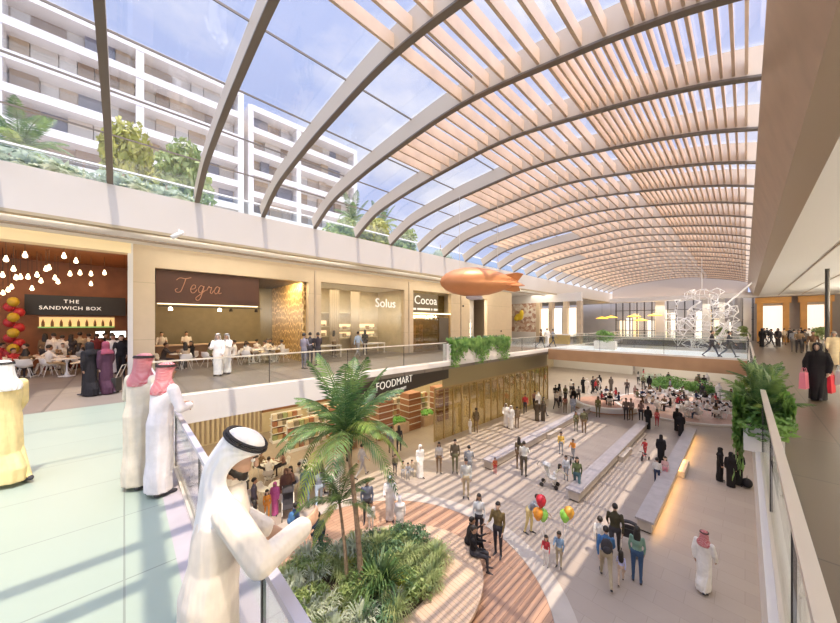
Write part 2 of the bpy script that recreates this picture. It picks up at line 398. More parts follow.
# the orange restaurant
struct('ceiling_restaurant', MB().box(-24.6, -17.4, -10, .2, CE - .12, CE + .2), M_orangeceil, 'orange plank ceiling of the restaurant')
struct('wall_restaurant_back', MB().box(-24.9, -24.6, -10, .5, F, CE), M_terra, 'terracotta back wall of the restaurant')
struct('wall_restaurant_side', MB().box(-24.6, XW - .35, .2, .5, F, CE), mat('rust_side_wall', (.42, .19, .09), .6, 0, .15, 2), 'rust coloured side wall of the restaurant')
struct('trim_40', MB().box(XW - .3, XW + .08, .10, .26, F, CE), M_white, 'white reveal at the restaurant opening')
struct('trim_41', MB().box(-17.9, -17.3, -10, .2, CE - .42, CE - .02), mat('cove_cream', (.8, .64, .38), .5, emit=(1, .72, .34), estr=.12), 'cream lit cove over the restaurant opening')
t = thing('shop_sign', 'black sign board with white capitals at the back of the orange restaurant', 'sign', (-24.1, -1.7, F + 3.15))
MB().box(-.1, .02, -1.8, 1.75, -.5, .5).build('board', M_black, t)
text('THE', .25, M_letter, t, facing_x(.03, -.28, .20), bold=.003, spacing=1.3)
text('SANDWICH BOX', .25, M_letter, t, facing_x(.03, -.28, -.14), bold=.003, spacing=1.15)
for a in (-1.5, 1.5): MB().box(-.5, -.1, a - .03, a + .03, .3, .36).build('bracket', M_dark, t)
t = thing('display_shelf', 'glowing green-edged shelf of goods under the black sign board', 'shelf', (-24.3, -1.75, F + 2.05))
MB().box(-.25, .15, -1.35, 1.35, -.05, .02).build('shelf_board', mat('green_edge', (.18, .30, .10), .4, emit=(.3, .6, .15), estr=.35), t)
MB().box(-.25, -.2, -1.35, 1.35, .02, .5).build('back_panel', mat('amber_panel', (.7, .5, .25), .5, emit=(1, .65, .25), estr=.55), t)
MB().box(-.25, .15, -1.35, 1.35, .5, .55).build('top_board', M_wood, t)
for i in range(9): MB().lathe([(.05, 0), (.06, .1), (.05, .24), (.02, .30), (.02, .36)], 8, (0, -1.2 + i * .3, .02)).build('bottle', mat('bottle_brown', (.25, .12, .04), .3), t, True)
t = thing('serving_counter', 'long serving counter below the black sign board', 'counter', (-23.4, -1.9, F))
MB().box(-.35, .35, -1.0, 1.9, 0, 1.05).build('body', mat('dark_red_front', (.25, .05, .03), .5), t)
MB().box(-.4, .4, -1.05, 1.95, 1.05, 1.1).build('worktop', M_bench, t)
for i, (y, wd, nm) in enumerate(((-.95, .34, 'small'), (-.25, .62, 'wide'))):
    t = thing('menu_screen', '%s bright white menu screen beneath the black sign board' % nm, 'screen', (-24.2, y, F + 1.62))  # menu screen hanging free, not fixed to the back wall
    MB().box(-.06, 0, -wd / 2 - .03, wd / 2 + .03, -.2, .2).build('casing', M_dark, t)
    MB().box(0, .01, -wd / 2, wd / 2, -.17, .17).build('panel', emis('menu_white', (1, .97, .92), 2.2), t)
t = thing('balloon_column', 'red and yellow balloon column at the side of the orange restaurant', 'balloon column', (-23.5, -3.72, F))
MB().tube([(0, 0, 0), (0, 0, 3.4)], .02).build('pole', M_dark, t)
for i in range(13):
    a = i * 2.1
    MB().ell((.16 * math.cos(a), .16 * math.sin(a), .35 + i * .24), (.19, .19, .22)).build('balloon', mat('balloon_red', (.5, .03, .04), .4) if i % 3 else mat('balloon_yellow', (.55, .38, .03), .4), t, True)
PEND = [(6, 258), (25, 254), (64, 255), (76, 260), (13.5, 268), (49, 266.6), (2.6, 274), (16, 276.6), (20.5, 276), (28, 276), (37, 274), (41, 280), (55, 277), (70, 273), (80, 272), (91, 273), (104.5, 272), (91, 283), (32, 287.5), (11.6, 286), (8, 289), (3, 292), (46, 268), (58, 281)]
M_bulb = emis('bulb_glow', (1, .80, .48), 3.5)
proto = None
for i, (u, v) in enumerate(PEND):
    X = -18.2 - (v - 250) / 42 * 5.6
    p = onx(u, v, X); top = CE - .12
    if proto is None:
        proto = thing('pendant_lamp', 'glowing drop bulb hanging on a long cord over the restaurant tables', 'pendant lamp', p, 0, 'drop bulbs over the restaurant')
        MB().lathe([(.005, .1), (.03, .09), (.035, .04), (.062, -.03), (.07, -.08), (.055, -.125), (.01, -.15)], 14).build('bulb', M_bulb, proto, True)
        MB().lathe([(.005, .14), (.022, .13), (.026, .08), (.005, .075)], 10).build('socket', M_dark, proto, True)
        o = proto
    else: o = copy_tree(proto); o.location = p
    for ch in list(o.children):
        if ch.name.startswith('cord'): bpy.data.objects.remove(ch)
    MB().tube([(0, 0, .12), (0, 0, top - p.z)], .008, 6).build('cord', M_black, o)
for y in (-6.5, -1.6): lamp('restaurant_lamp', 'AREA', (-20.5, y, CE - .2), 85, (1, .62, .32), (4, 3), (0, 0, -1))
# the brown shop with the script sign
struct('wall_brown_back', MB().box(-23.3, -23, .5, 8.4, F, CE), mat('olive_wall', (.20, .17, .10), .6, 0, .1, 2), 'olive back wall of the brown cafe')
struct('ceiling_brown', MB().box(-23, XW - .35, .5, 8.2, F + 4.65, F + 4.8), mat('dark_brown_ceiling', (.06, .04, .03), .6), 'dark ceiling of the brown cafe')
def weave():
    m, nt, b = nodes('gold_weave'); L = nt.links.new
    tc = nt.nodes.new('ShaderNodeTexCoord'); mp = nt.nodes.new('ShaderNodeMapping'); mp.inputs['Scale'].default_value = (2.2, 2.2, 1.1)
    v = nt.nodes.new('ShaderNodeTexVoronoi'); v.feature = 'DISTANCE_TO_EDGE'; v.inputs['Scale'].default_value = 2.2; v.inputs['Randomness'].default_value = .75
    r = nt.nodes.new('ShaderNodeValToRGB'); e = r.color_ramp.elements; e[0].position = .05; e[0].color = (.85, .62, .28, 1); e[1].position = .16; e[1].color = (.34, .20, .06, 1)
    L(tc.outputs['Object'], mp.inputs[0]); L(mp.outputs[0], v.inputs['Vector']); L(v.outputs['Distance'], r.inputs[0]); L(r.outputs[0], b.inputs['Base Color'])
    b.inputs['Roughness'].default_value = .35; b.inputs['Metallic'].default_value = .2
    return m
M_weave = weave()
struct('wall_gold_weave', MB().box(-22.9, XW - .4, 7.5, 7.72, F, F + 4.65), M_weave, 'gold woven lattice wall of the brown cafe')
struct('wall_shop_divider', MB().box(-23, XW - .36, 7.73, 8.2, F, CE), M_white, 'divider between the brown cafe and the cream shop')
t = thing('script_sign', 'red brown fascia with dull copper script lettering over the brown cafe', 'sign', (-17.72, 3.1, F + 3.85))
MB().box(-.25, 0, -2.1, 2.05, -.72, .74).build('fascia', mat('red_brown_fascia', (.085, .028, .010), .5, 0, .2, .8), t)
MB().box(-.22, -.03, -2.05, 2.0, -.76, -.72).build('light_strip', M_warmstrip, t)
LET = {'T': [[(-.05, .62), (.1, .74), (.35, .72), (.62, .80)], [(.38, .74), (.30, .35), (.2, .05), (.02, .02), (-.04, .14), (.06, .2)]],
       'e': [[(.0, .2), (.22, .25), (.24, .40), (.12, .42), (.03, .22), (.10, .03), (.24, .05), (.34, .2)]],
       'g': [[(.26, .36), (.12, .42), (.02, .24), (.08, .06), (.20, .1), (.28, .4), (.18, -.2), (.04, -.36), (-.06, -.24), (.12, -.06), (.38, .2)]],
       'r': [[(.0, .18), (.1, .42), (.14, .34), (.24, .36), (.2, .1), (.28, .04), (.36, .2)]],
       'a': [[(.26, .36), (.12, .42), (.02, .22), (.08, .04), (.2, .1), (.28, .4), (.26, .06), (.4, .1)]]}
def smooth(P, k=5):
    P = [Vector(p) for p in P]; out = []
    for i in range(len(P) - 1):
        p0, p1, p2, p3 = P[max(i - 1, 0)], P[i], P[i + 1], P[min(i + 2, len(P) - 1)]
        for j in range(k):
            s = j / k; out.append(.5 * ((2 * p1) + (p2 - p0) * s + (2 * p0 - 5 * p1 + 4 * p2 - p3) * s * s + (3 * p1 - p0 - 3 * p2 + p3) * s ** 3))
    return out + [P[-1]]
mb = MB(); x = -1.42
for c, adv in (('T', .62), ('e', .38), ('g', .42), ('r', .38), ('a', .4)):
    for st in LET[c]: mb.tube([(.03, x + (q.x + .12 * q.y) * .78, q.y * .9 - .22) for q in smooth(st)], .017, 6)
    x += adv * .8
mb.build('script_lettering', mat('copper_letters', (.42, .20, .11), .4, .3, emit=(.8, .38, .2), estr=.13), t, True)  # dull copper letters, a faint glow put into the material
struct('window_1', MB().box(XW - .3, XW - .28, 5.2, 7.5, F, F + 4.6), M_shopglass, 'shop window beside the brown fascia')
t = thing('cafe_counter', 'long dark bar counter in the brown cafe', 'counter', (-21.6, 3.6, F))
MB().box(-.3, .3, -2.4, 2.4, 0, 1.0).build('body', mat('bar_brown', (.20, .12, .07), .5), t); MB().box(-.36, .36, -2.5, 2.5, 1.0, 1.06).build('worktop', M_bench, t)
lamp('cafe_lamp', 'AREA', (-20.4, 4, F + 4.55), 150, (1, .72, .42), (4, 5), (0, 0, -1))
lamp('cafe_wall_lamp', 'AREA', (-18.8, 6.9, F + 4.5), 90, (1, .75, .42), (2, .5), (-.2, .5, -1))
t = thing('track_spotlight', 'lighting track with small spotlights under the brown cafe ceiling', 'spotlight', (-18.4, 3.3, F + 3.0))
MB().box(-.03, .03, -2.2, 2.2, 0, .05).build('track', M_dark, t)
for y in (-1.75, .2, .7, 1.9): MB().lathe([(.02, 0), (.07, -.03), (.09, -.16), (.01, -.16)], 10, (0, y, 0)).build('spot_head', emis('spot_glow', (1, .9, .7), 5) if y < .5 else M_dark, t, True)
for y in (-2, 2): MB().tube([(0, y, .03), (0, y, 1.62)], .01, 6).build('hanger', M_dark, t)
# the cream shop
M_cream = mat('cream_wall', (.60, .50, .33), .6, 0, .08, 2)
struct('wall_cream_back', MB().box(-21.2, -21, 8.2, 15.4, F, CE), M_cream, 'cream back wall of the shelf shop')
struct('ceiling_cream', MB().box(-21, XW - .35, 8.2, 15.4, F + 4.75, F + 4.9), M_ceil, 'ceiling of the cream shop')
struct('wall_shop_divider_two', MB().box(-21, XW - .36, 15.2, 15.6, F, CE), M_cream, 'divider between cream shop and chocolate shop')
struct('window_2', MB().box(XW - .2, XW - .18, 8.47, 15.0, F, F + 4.7), M_shopglass, 'big shop window of the cream shop')
t = thing('shop_sign', 'white rounded lettering on the big cream shop window', 'sign', (XW - .1, onx(386, 299, XW).y, F + 3.62))
text('Solus', .86, M_letter, t, facing_x(0, .05, 0), bold=.006, name='lettering')
for i, y in enumerate((9.3, 10.9, 12.6)):
    d = MB(); 
    d.loft([[Vector((-.06 + .04 * math.sin(k * 2.2), -.38 + k * .06, z)) for k in range(13)] + [Vector((-.12 + .04 * math.sin(k * 2.2), -.38 + k * .06, z)) for k in range(12, -1, -1)] for z in (0, 4.7)])
    tag(d.build('drape', mat('beige_drape', (.52, .42, .30), .8), None, True, (-20.2, y, F)), '%s beige drape from the brown cafe inside the cream shop' % ORD[i], 'drape', 'beige drapes in the cream shop')
SHE = [(8.7, 12.4, 3.0), (8.7, 10.6, 1.3), (11.4, 14.8, 1.15), (11.4, 14.8, 1.75), (8.7, 10.6, 2.0)]
for i, (a, b, z) in enumerate(SHE):
    t = thing('wall_shelf', ['long thin lit shelf high on the cream shop wall', 'lower short lit shelf beside the second drape', 'lower wide lit shelf under the white lettering', 'upper wide lit shelf under the white lettering', 'upper short lit shelf beside the second drape'][i], 'shelf', (-20.8, (a + b) / 2, F + z))
    h = (b - a) / 2
    MB().box(-.2, .3, -h, h, -.03, .03).build('board', mat('shelf_cream', (.75, .66, .46), .5), t)
    if i: MB().box(-.19, -.15, -h, h, .05, .42).build('back_light', emis('shelf_glow', (1, .82, .5), .6), t)
    if i:
        rnd = random.Random(i)
        for k in range(int((b - a) / .34)):
            MB().box(-.08, .2, -h + .1 + k * .34, -h + .3 + k * .34, .03, .03 + rnd.uniform(.12, .3)).build('boxed_goods', mat('goods%d' % (k % 3), [(.7, .62, .5), (.45, .33, .22), (.8, .76, .68)][k % 3], .6), t)
lamp('cream_lamp', 'AREA', (-19.3, 11.6, F + 4.6), 85, (1, .86, .62), (2.4, 6), (0, 0, -1))
for y in (9.6, 13.2):
    t = thing('display_table', 'low white display table in the cream shop, %s' % ('near the brown cafe' if y < 11 else 'below the white lettering'), 'table', (-19, y, F))
    MB().box(-.45, .45, -.9, .9, .72, .8).build('top', M_whitep, t)
    for a in (-.4, .4):
        for b in (-.85, .85): MB().box(a - .03, a + .03, b - .03, b + .03, 0, .72).build('leg', M_whitep, t)
# the chocolate shop
struct('wall_choc_back', MB().box(-20.3, -20, 15.5, 22.6, F, CE), mat('olive_brown_wall', (.32, .25, .11), .6, 0, .3, 4), 'olive brown back wall of the chocolate shop')
struct('ceiling_choc', MB().box(-20, XW - .35, 15.5, 22, F + 4.8, F + 4.95), M_ceil, 'ceiling of the chocolate shop')
t = thing('shop_sign', 'white lettering on the dark panel over the chocolate shop door', 'sign', (XW - .12, 17.4, F + 3.8))
MB().box(-.1, 0, -1.45, 1.35, -.75, .75).build('panel', mat('dark_olive_panel', (.14, .10, .05), .4), t)
text('Cocoa', .95, M_letter, t, facing_x(.02, -.05, .22), bold=.004)
for a, b in ((-1.42, -1.12), (-.98, .42), (.55, .68), (.85, 1.3)): MB().box(0, .02, a, b, -.54, -.38).build('caption_bar', M_letter, t)
MB().box(-.1, .06, -1.45, 3.0, -.84, -.75).build('light_strip', M_warmstrip, t)
struct('window_3', MB().box(XW - .2, XW - .18, 15.9, 20.3, F, F + 3.0), glass('amber_glass', (.85, .74, .45), .4, .05, .08), 'amber shop window of the chocolate shop')
struct('door_1', MB().box(XW - .17, XW - .1, 18.9, 20.1, F, F + 2.7), mat('dark_door', (.10, .07, .04), .3), 'dark glazed door of the chocolate shop')
for i in range(3):
    t = thing('display_rack', 'wooden rack of boxes inside the amber window, %s from the dark door' % ORD[2 - i], 'rack', (-19.5, 16.4 + i * .95, F))
    for z in (.1, .7, 1.3, 1.9): MB().box(-.2, .2, -.4, .4, z, z + .04).build('shelf', M_bench, t)
    for s in (-.42, .4): MB().box(-.2, .2, s, s + .03, 0, 2.1).build('side_panel', M_bench, t)
lamp('choc_lamp', 'AREA', (-18.9, 18, F + 4.6), 60, (1, .8, .5), (2, 4), (0, 0, -1))
# the bright shop after the blank wall
struct('wall_bright_back', MB().box(-20.3, -20, 22.6, 27, F, CE), M_white, 'white back wall of the bright shop')
struct('wall_shop_divider_three', MB().box(-20, XW - .36, 22.3, 22.6, F, CE), M_white, 'divider beside the bright shop')
struct('ceiling_bright', MB().box(-20, XW - .35, 22.6, 27, F + 4.7, F + 4.9), M_ceil, 'ceiling of the bright shop')
lamp('bright_lamp', 'AREA', (-18.8, 24.3, F + 4.5), 130, (1, .93, .8), (2, 3), (0, 0, -1))
t = thing('display_cabinet', 'white display cabinet inside the bright shop next to the ivy planter', 'cabinet', (-19.4, 24.4, F))
MB().box(-.3, .3, -1, 1, 0, 2.6).build('body', M_whitep, t)
for z in (.6, 1.2, 1.8): MB().box(.3, .33, -.9, .9, z, z + .45).build('lit_niche', emis('niche', (1, .9, .7), 1.2), t)
p = at(179, 229, CE)
t = thing('ceiling_spotlight', 'small white slanted spotlight under the soffit above the brown cafe pier', 'spotlight', p); MB().tube([(0, 0, 0), (0, 0, -.12)], .03, 8).build('stem', M_whitep, t); MB().tube([(0, .12, -.08), (0, -.2, -.34)], [.06, .08], 12).build('spot_head', M_whitep, t, True)
# dark wall button seen on the blank pier
for i, (u, v) in enumerate(((463, 306), (501, 331))):
    p = onx(u, v, XW); tag(MB().lathe([(.09, 0), (.09, .05), (.05, .07)], 12).build('wall_camera', M_dark, None, True, (p.x, p.y, p.z)), ['small dark dome camera on the blank wall below the blimp', 'small dark dome camera low at the wall corner'][i], 'camera').rotation_euler = (0, PI / 2, 0)

# ------------------------------------------------------------------ beyond the footbridge, left, and the far end
def mosaic():
    m, nt, b = nodes('mosaic'); L = nt.links.new
    tc = nt.nodes.new('ShaderNodeTexCoord'); v = nt.nodes.new('ShaderNodeTexVoronoi'); v.inputs['Scale'].default_value = 3.2
    r = nt.nodes.new('ShaderNodeValToRGB'); r.color_ramp.interpolation = 'CONSTANT'; e = r.color_ramp.elements
    e[0].color = (.62, .46, .34, 1); e[1].position = .3; e[1].color = (.40, .22, .15, 1)
    for p, c in ((.45, (.72, .6, .48, 1)), (.62, (.5, .3, .2, 1)), (.8, (.8, .72, .6, 1))): n = e.new(p); n.color = c
    s = nt.nodes.new('ShaderNodeSeparateColor'); L(tc.outputs['Object'], v.inputs['Vector']); L(v.outputs['Color'], s.inputs[0]); L(s.outputs[0], r.inputs[0]); L(r.outputs[0], b.inputs['Base Color'])
    return m
M_mosaic = mosaic()
struct('wall_mosaic', MB().box(-24, -16.9, 34.9, 35.2, F + 1.2, F + 4.6), M_mosaic, 'brown mosaic wall beyond the shops')
struct('wall_mosaic_plinth', MB().box(-24, -16.9, 34.75, 35.2, F, F + 1.2), M_white, 'pale plinth under the mosaic wall')
struct('wall_mosaic_header', MB().box(-24, e0, 34.9, 35.2, F + 4.6, CE), M_white, 'white header above the mosaic wall')
p = ony(519, 317, 34.8); s = MB(); s.ell((0, 0, 0), (.55, .08, .42), 14, 8); s.ell((.35, -.05, .4), (.3, .08, .45), 10, 6); s.ell((-.35, -.05, -.2), (.3, .08, .3), 10, 6)
tag(s.build('wall_ornament', mat('yellow_enamel', (.85, .62, .05), .4), None, True, p), 'yellow leaf shaped ornament on the mosaic wall', 'ornament')
for i, x in enumerate((-16.7, -15.2, -13.6, -12.2)):
    struct('wall_shop_pier_%d' % (i + 1), MB().box(x - .22, x + .22, 34.9, 35.6, F, F + 4.6), M_bronze2 if i % 2 else M_trav, 'pier between far shop windows')
    if i < 3: struct('window_%d' % (5 + i), MB().box(x + .25, x + 1.1, 35.3, 35.34, F + .8, F + 3.9), emis('lit_window', (1, .88, .72), .75), 'lit shop window beyond the footbridge')
struct('wall_side_mall', MB().box(-31.2, -31, -14, 60, 0, CE), M_white, 'wall closing the side mall')
t = thing('sales_counter', 'yellow lit timber counter in front of the far shop windows', 'counter', (-14.2, 34.2, F))
MB().box(-1.3, 1.3, -.3, .3, 0, 1.0).build('body', mat('yellow_timber', (.62, .44, .16), .5), t); MB().box(-1.35, 1.35, -.35, .35, 1.0, 1.06).build('worktop', M_whitep, t)
# far curtain wall
YF = 58.0
struct('wall_far', MB().box(-31, 16, YF + 3, YF + 3.3, 0, CE + .5), mat('far_grey_wall', (.5, .47, .45), .6, 0, .1, .5), 'grey back wall at the far end')
cw = MB()
for i in range(17): x = -14.5 + i * .95; cw.box(x - .07, x + .07, YF - .1, YF + .1, F, CE)
for z in (1.1, 2.7, 4.2): cw.box(-14.6, .8, YF - .06, YF + .06, F + z - .05, F + z + .05)
struct('window_8', cw, mat('dark_mullions', (.10, .085, .075), .4), 'dark mullioned glass front at the far end')
struct('window_9', MB().box(-14.6, .8, YF - .01, YF + .01, F, CE), M_shopglass, 'glass of the far front')
rnd = random.Random(3)
for i in range(16):
    x = -14.0 + i * .95; a = 0; hh = rnd.uniform(2.0, 4.8)
    if rnd.random() < .7:
        o = MB().box(x - .36, x + .36, YF + 1.5, YF + 1.55, F + a, F + min(a + hh, 5)).build('light_panel', emis('far_lit%d' % (i % 3), [(1, .86, .62), (1, .95, .88), (1, .75, .42)][i % 3], .8))
        tag(o, 'glowing panel behind the dark mullioned front at the far end', 'light panel', 'glowing panels behind the far front')
for i, (x, wd) in enumerate(((-8.6, 1.1), (-3.6, .8), (-1.9, .9), (.2, .7))):
    struct('column_%d' % (i + 1), MB().box(x - wd / 2, x + wd / 2, YF - 1.2, YF - .4, F, CE), mat('pale_column', (.66, .62, .58), .5), 'pale column in front of the far glass')
for i, (u, v, X) in enumerate(((602, 318, 0), (634, 316, 0), (641, 320, 0), (655, 315, 0), (611, 317, 0))):
    p = ony(u, v, 55)
    t = thing('pendant_lamp', 'amber saucer lamp before the far glass front, %s from the shops side' % ORD[[0, 2, 3, 4, 1][i]], 'pendant lamp', p)
    MB().lathe([(.02, .25), (.5, .08), (.9, -.05), (.8, -.12), (.02, -.14)], 20).build('shade', mat('amber_shade', (.9, .5, .08), .4, emit=(1, .55, .08), estr=1.2), t, True)
    MB().tube([(0, 0, .2), (0, 0, CE - .15 - p.z)], .015, 6).build('cord', M_dark, t)
# orange portals at the end of the opposite gallery
for i, (x0, x1) in enumerate(((1.25, 3.3), (4.6, 6.3))):
    t = thing('shop_portal', ['square orange timber portal at the end of the brown floor, nearer the atrium', 'orange timber portal at the end of the brown floor, farther from the atrium'][i], 'portal', ((x0 + x1) / 2, 56.0, F))
    h = (x1 - x0) / 2
    for s in (-1, 1): MB().box(s * h - .25, s * h + .25, -.3, .3, 0, 4.6).build('jamb', mat('honey_timber', (.72, .36, .09), .5, 0, .12, 1), t)
    MB().box(-h - .4, h + .4, -.35, .35, 4.6, 5.3).build('lintel', mat('honey_timber', (0, 0, 0)), t)
    MB().box(-h + .25, h - .25, 0, .05, 0, 4.3).build('lit_panel', emis('portal_white', (1, .93, .82), .55), t)
    MB().box(-h + .25, h - .25, -.1, .1, 4.3, 4.6).build('transom', M_bench, t)
struct('wall_right_far', MB().box(.8, 16, 57, 57.3, F, CE), mat('grey_brown_wall', (.42, .37, .33), .6, 0, .1, .5), 'wall behind the orange portals')
struct('wall_right', MB().box(10, 10.3, -6, 58, F, CE), M_trav, 'shop wall of the opposite gallery')
struct('column_9', MB().tube([(3.35, 30, F), (3.35, 30, CZ + 3.2)], .09, 12), M_dark, 'slim dark post standing on the brown floor')
for i, y in enumerate((5, 14, 24, 34, 45)): lamp('soffit_fill', 'AREA', (5, y, CZ + 3.15), 40, (1, .90, .76), (3, 5), (0, 0, -1))  # fill lights added under the soffit to lighten the gallery's shade
struct('trim_45', MB().box(9.4, 10, -6, 57, F + 3.3, F + 3.4), M_white, 'added ledge carrying the fill uplights of the opposite gallery')  # unseen ledge added to carry the uplights
for i, y in enumerate((4, 16, 28, 42)): lamp('uplight_fill', 'AREA', (9.6, y, F + 3.5), 950, (1, .93, .8), (.5, 11), (-.75, 0, 1))  # unseen uplights added to brighten the white soffit
struct('trim_46', MB().box(XF - .62, XF - .36, -13, 33, CE - .32, CE - .28), M_bronze2, 'added ledge carrying the fill uplights behind the white fascia')  # ledge added to carry the left uplights
for i, y in enumerate((-5, 5, 16, 27)): lamp('uplight_fill_left', 'AREA', (XF - .5, y, CE - .26), 55, (1, .93, .78), (.2, 9), (-.6, 0, 1))  # uplights added to brighten the soffit over the shops
for i, y in enumerate((3.5, 10, 17, 24)): lamp('gallery_fill', 'AREA', (-16, y, CE - .03), 55, (1, .92, .8), (1.2, 5), (0, 0, -1))  # fill lights added to lighten shade on the shop gallery
for i, y in enumerate((40, 47)): lamp('left_fill', 'AREA', (-16, y - 6, CE - .03), 110, (1, .92, .8), (3, 5), (0, 0, -1))  # same added fill, beyond the footbridge
lamp('far_lamp', 'AREA', (-6, 55.5, CE - .2), 320, (1, .92, .8), (10, 2), (0, -.3, -1))

# ------------------------------------------------------------------ lower level shopfronts under the left gallery
XG = -14.2; ZC = F - .87
struct('wall_lower_back', MB().box(-24.3, -24, -14, 60, 0, ZC), M_cream, 'cream back wall of the lower shops')
struct('wall_lower_end', MB().box(-24, e0 + .0, 56.4, 56.7, 0, ZC), M_white, 'end wall of the lower shops')
struct('wall_lower_far', MB().box(e0, 16, 58, 58.3, 0, F - .8), mat('lower_far_white', (.72, .66, .58), .6), 'pale far wall of the lower level')
struct('wall_lower_right', MB().box(9, 9.3, -8, 58, 0, ZC), M_cream, 'lower wall under the opposite gallery')
v = MB()
for i in range(20): v.box(-.03, .03, -1.55 + i * .163 - .035, -1.55 + i * .163 + .035, -.75, .72)
v.box(-.04, .04, -1.62, 1.62, .66, .74)
tag(v.build('slatted_valance', mat('honey_slats', (.52, .38, .22), .5), None, False, (XG, 2.65, 4.03)), 'honey timber slatted valance under the near end of the shop gallery', 'valance')
tag(MB().box(-.06, .06, -1.75, 1.7, -.3, .38).build('header_panel', M_orange, None, False, (XG, 6.0, 4.38)), 'orange timber header panel between the slatted valance and dark sign', 'panel')
t = thing('supermarket_sign', 'long black sign band with white capitals under the shop gallery', 'sign', (-12.0, 6.9, 4.62)); t.rotation_euler.z = math.atan2(2.5, 10.85)
MB().box(-.14, 0, 0, 11.2, -.52, .72).build('band', mat('black_brown_band', (.045, .035, .025), .5), t)
text('FOODMART', .56, M_letter, t, facing_x(.02, 3.6, .12), bold=-.004, spacing=1.02); text('HYPERMARKET', .2, M_letter, t, facing_x(.02, 3.85, -.30), bold=-.002, spacing=1.1)
M_brickcol = tiled('brown_brick', (.36, .15, .07), (.31, .12, .055), (.5, .3, .2), .24, .08, .008, .6, offset=.5, rot=(PI / 2, 0, PI / 2), var=.2)
for i, y in enumerate((9.8, 12.9, 15.6, 18.8)):
    t = thing('brick_pillar', '%s brown brick pillar with pale bands below the black sign band' % ORD[i], 'pillar', (-17.4, y, 0))
    MB().box(-.5, .5, -.6, .6, 0, 2.7).build('shaft', M_brickcol, t)
    for z in (.45, .9, 1.35, 1.8, 2.25): MB().box(-.53, .53, -.63, .63, z, z + .06).build('pale_band', M_white, t)
cols = [(.30, .34, .16), (.48, .36, .18), (.34, .15, .08), (.6, .5, .38), (.24, .2, .14)]
for r_, (x, y0, n) in enumerate(((-19.4, 8.2, 5), (-21.6, 8.0, 5))):
    for i in range(n):
        t = thing('grocery_shelf', '%s grocery shelf of the %s row behind the brick pillars' % (ORD[i], ['front', 'rear'][r_]), 'shelf', (x, y0 + i * 2.5, 0))
        MB().box(-.35, .35, -1.0, 1.0, 0, .15).build('plinth', M_whitep, t); MB().box(-.04, .04, -1, 1, .15, 1.9).build('back_panel', M_whitep, t)
        for k, z in enumerate((.15, .6, 1.05, 1.5)):
            MB().box(-.33, .33, -1, 1, z, z + .03).build('shelf', M_whitep, t)
            for q in range(6): MB().box(.05, .3, -.95 + q * .32, -.68 + q * .32, z + .03, z + .34).build('boxed_goods', mat('grocery%d' % ((i + k + q) % 5), cols[(i + k + q) % 5], .5), t)
for i, y in enumerate((11.3, 14.25, 17.2)):
    t = thing('produce_stand', 'green topped produce stand between brick pillars, %s below the black sign band' % ORD[i], 'stand', (-17.4, y, 0))
    MB().box(-.6, .6, -.7, .7, 0, .75).build('crate', M_bench, t)
    h = MB(); rnd = random.Random(i)
    for k in range(60): h.ell((rnd.uniform(-.5, .5), rnd.uniform(-.6, .6), .8 + rnd.uniform(0, .12)), (.1, .1, .09), 7, 5)
    o = h.build('greens', mat('greens', (.16, .42, .08), .5), t, True); o['kind'] = 'stuff'
gw = MB()
for i in range(19): y = 14.9 + i * .95; gw.box(XG - .06, XG + .02, y - .05, y + .05, 0, 3.5)
gw.box(XG - .06, XG + .02, 14.9, 32, 3.4, 3.55); gw.box(XG - .06, XG + .02, 20, 32, 4.6, 4.8)
struct('window_10', gw, mat('ochre_mullion', (.40, .28, .12), .4, .2), 'ochre mullions of the lower glass front')
struct('window_11', MB().box(XG - .03, XG - .02, 14.9, 32, 0, 3.45), glass('olive_glass', (.80, .74, .52), .5, .03, .1), 'olive tinted lower glass front')
tag(MB().box(-.05, .05, -9.5, 6.5, -.6, .62).build('header_panel', mat('olive_header', (.30, .24, .12), .4), None, False, (XG - .0, 25.2, 4.15)), 'olive header panel beyond the black sign band', 'panel')
for i, y in enumerate((4, 11, 18, 25)): lamp('lower_fill', 'AREA', (-18.5, y, ZC - .1), 240, (1, .82, .50), (6, 6), (0, 0, -1))  # under-slab fill added to lighten shade on the lower level
for i, y in enumerate((36, 48)): lamp('lower_fill_far', 'AREA', (-17, y, ZC - .1), 330, (1, .92, .76), (7, 8), (0, 0, -1))  # more added under-slab fill farther along
lamp('lower_fill_bridge', 'AREA', (-6, 54.5, F - .9), 300, (1, .93, .82), (10, 3), (0, 0, -1))  # added fill beneath the far upper floor
for i, y in enumerate((8, 16, 24)): lamp('lower_fill_right', 'AREA', (4, y, ZC - .1), 160, (1, .88, .72), (4, 6), (0, 0, -1))  # added fill under the opposite gallery slab

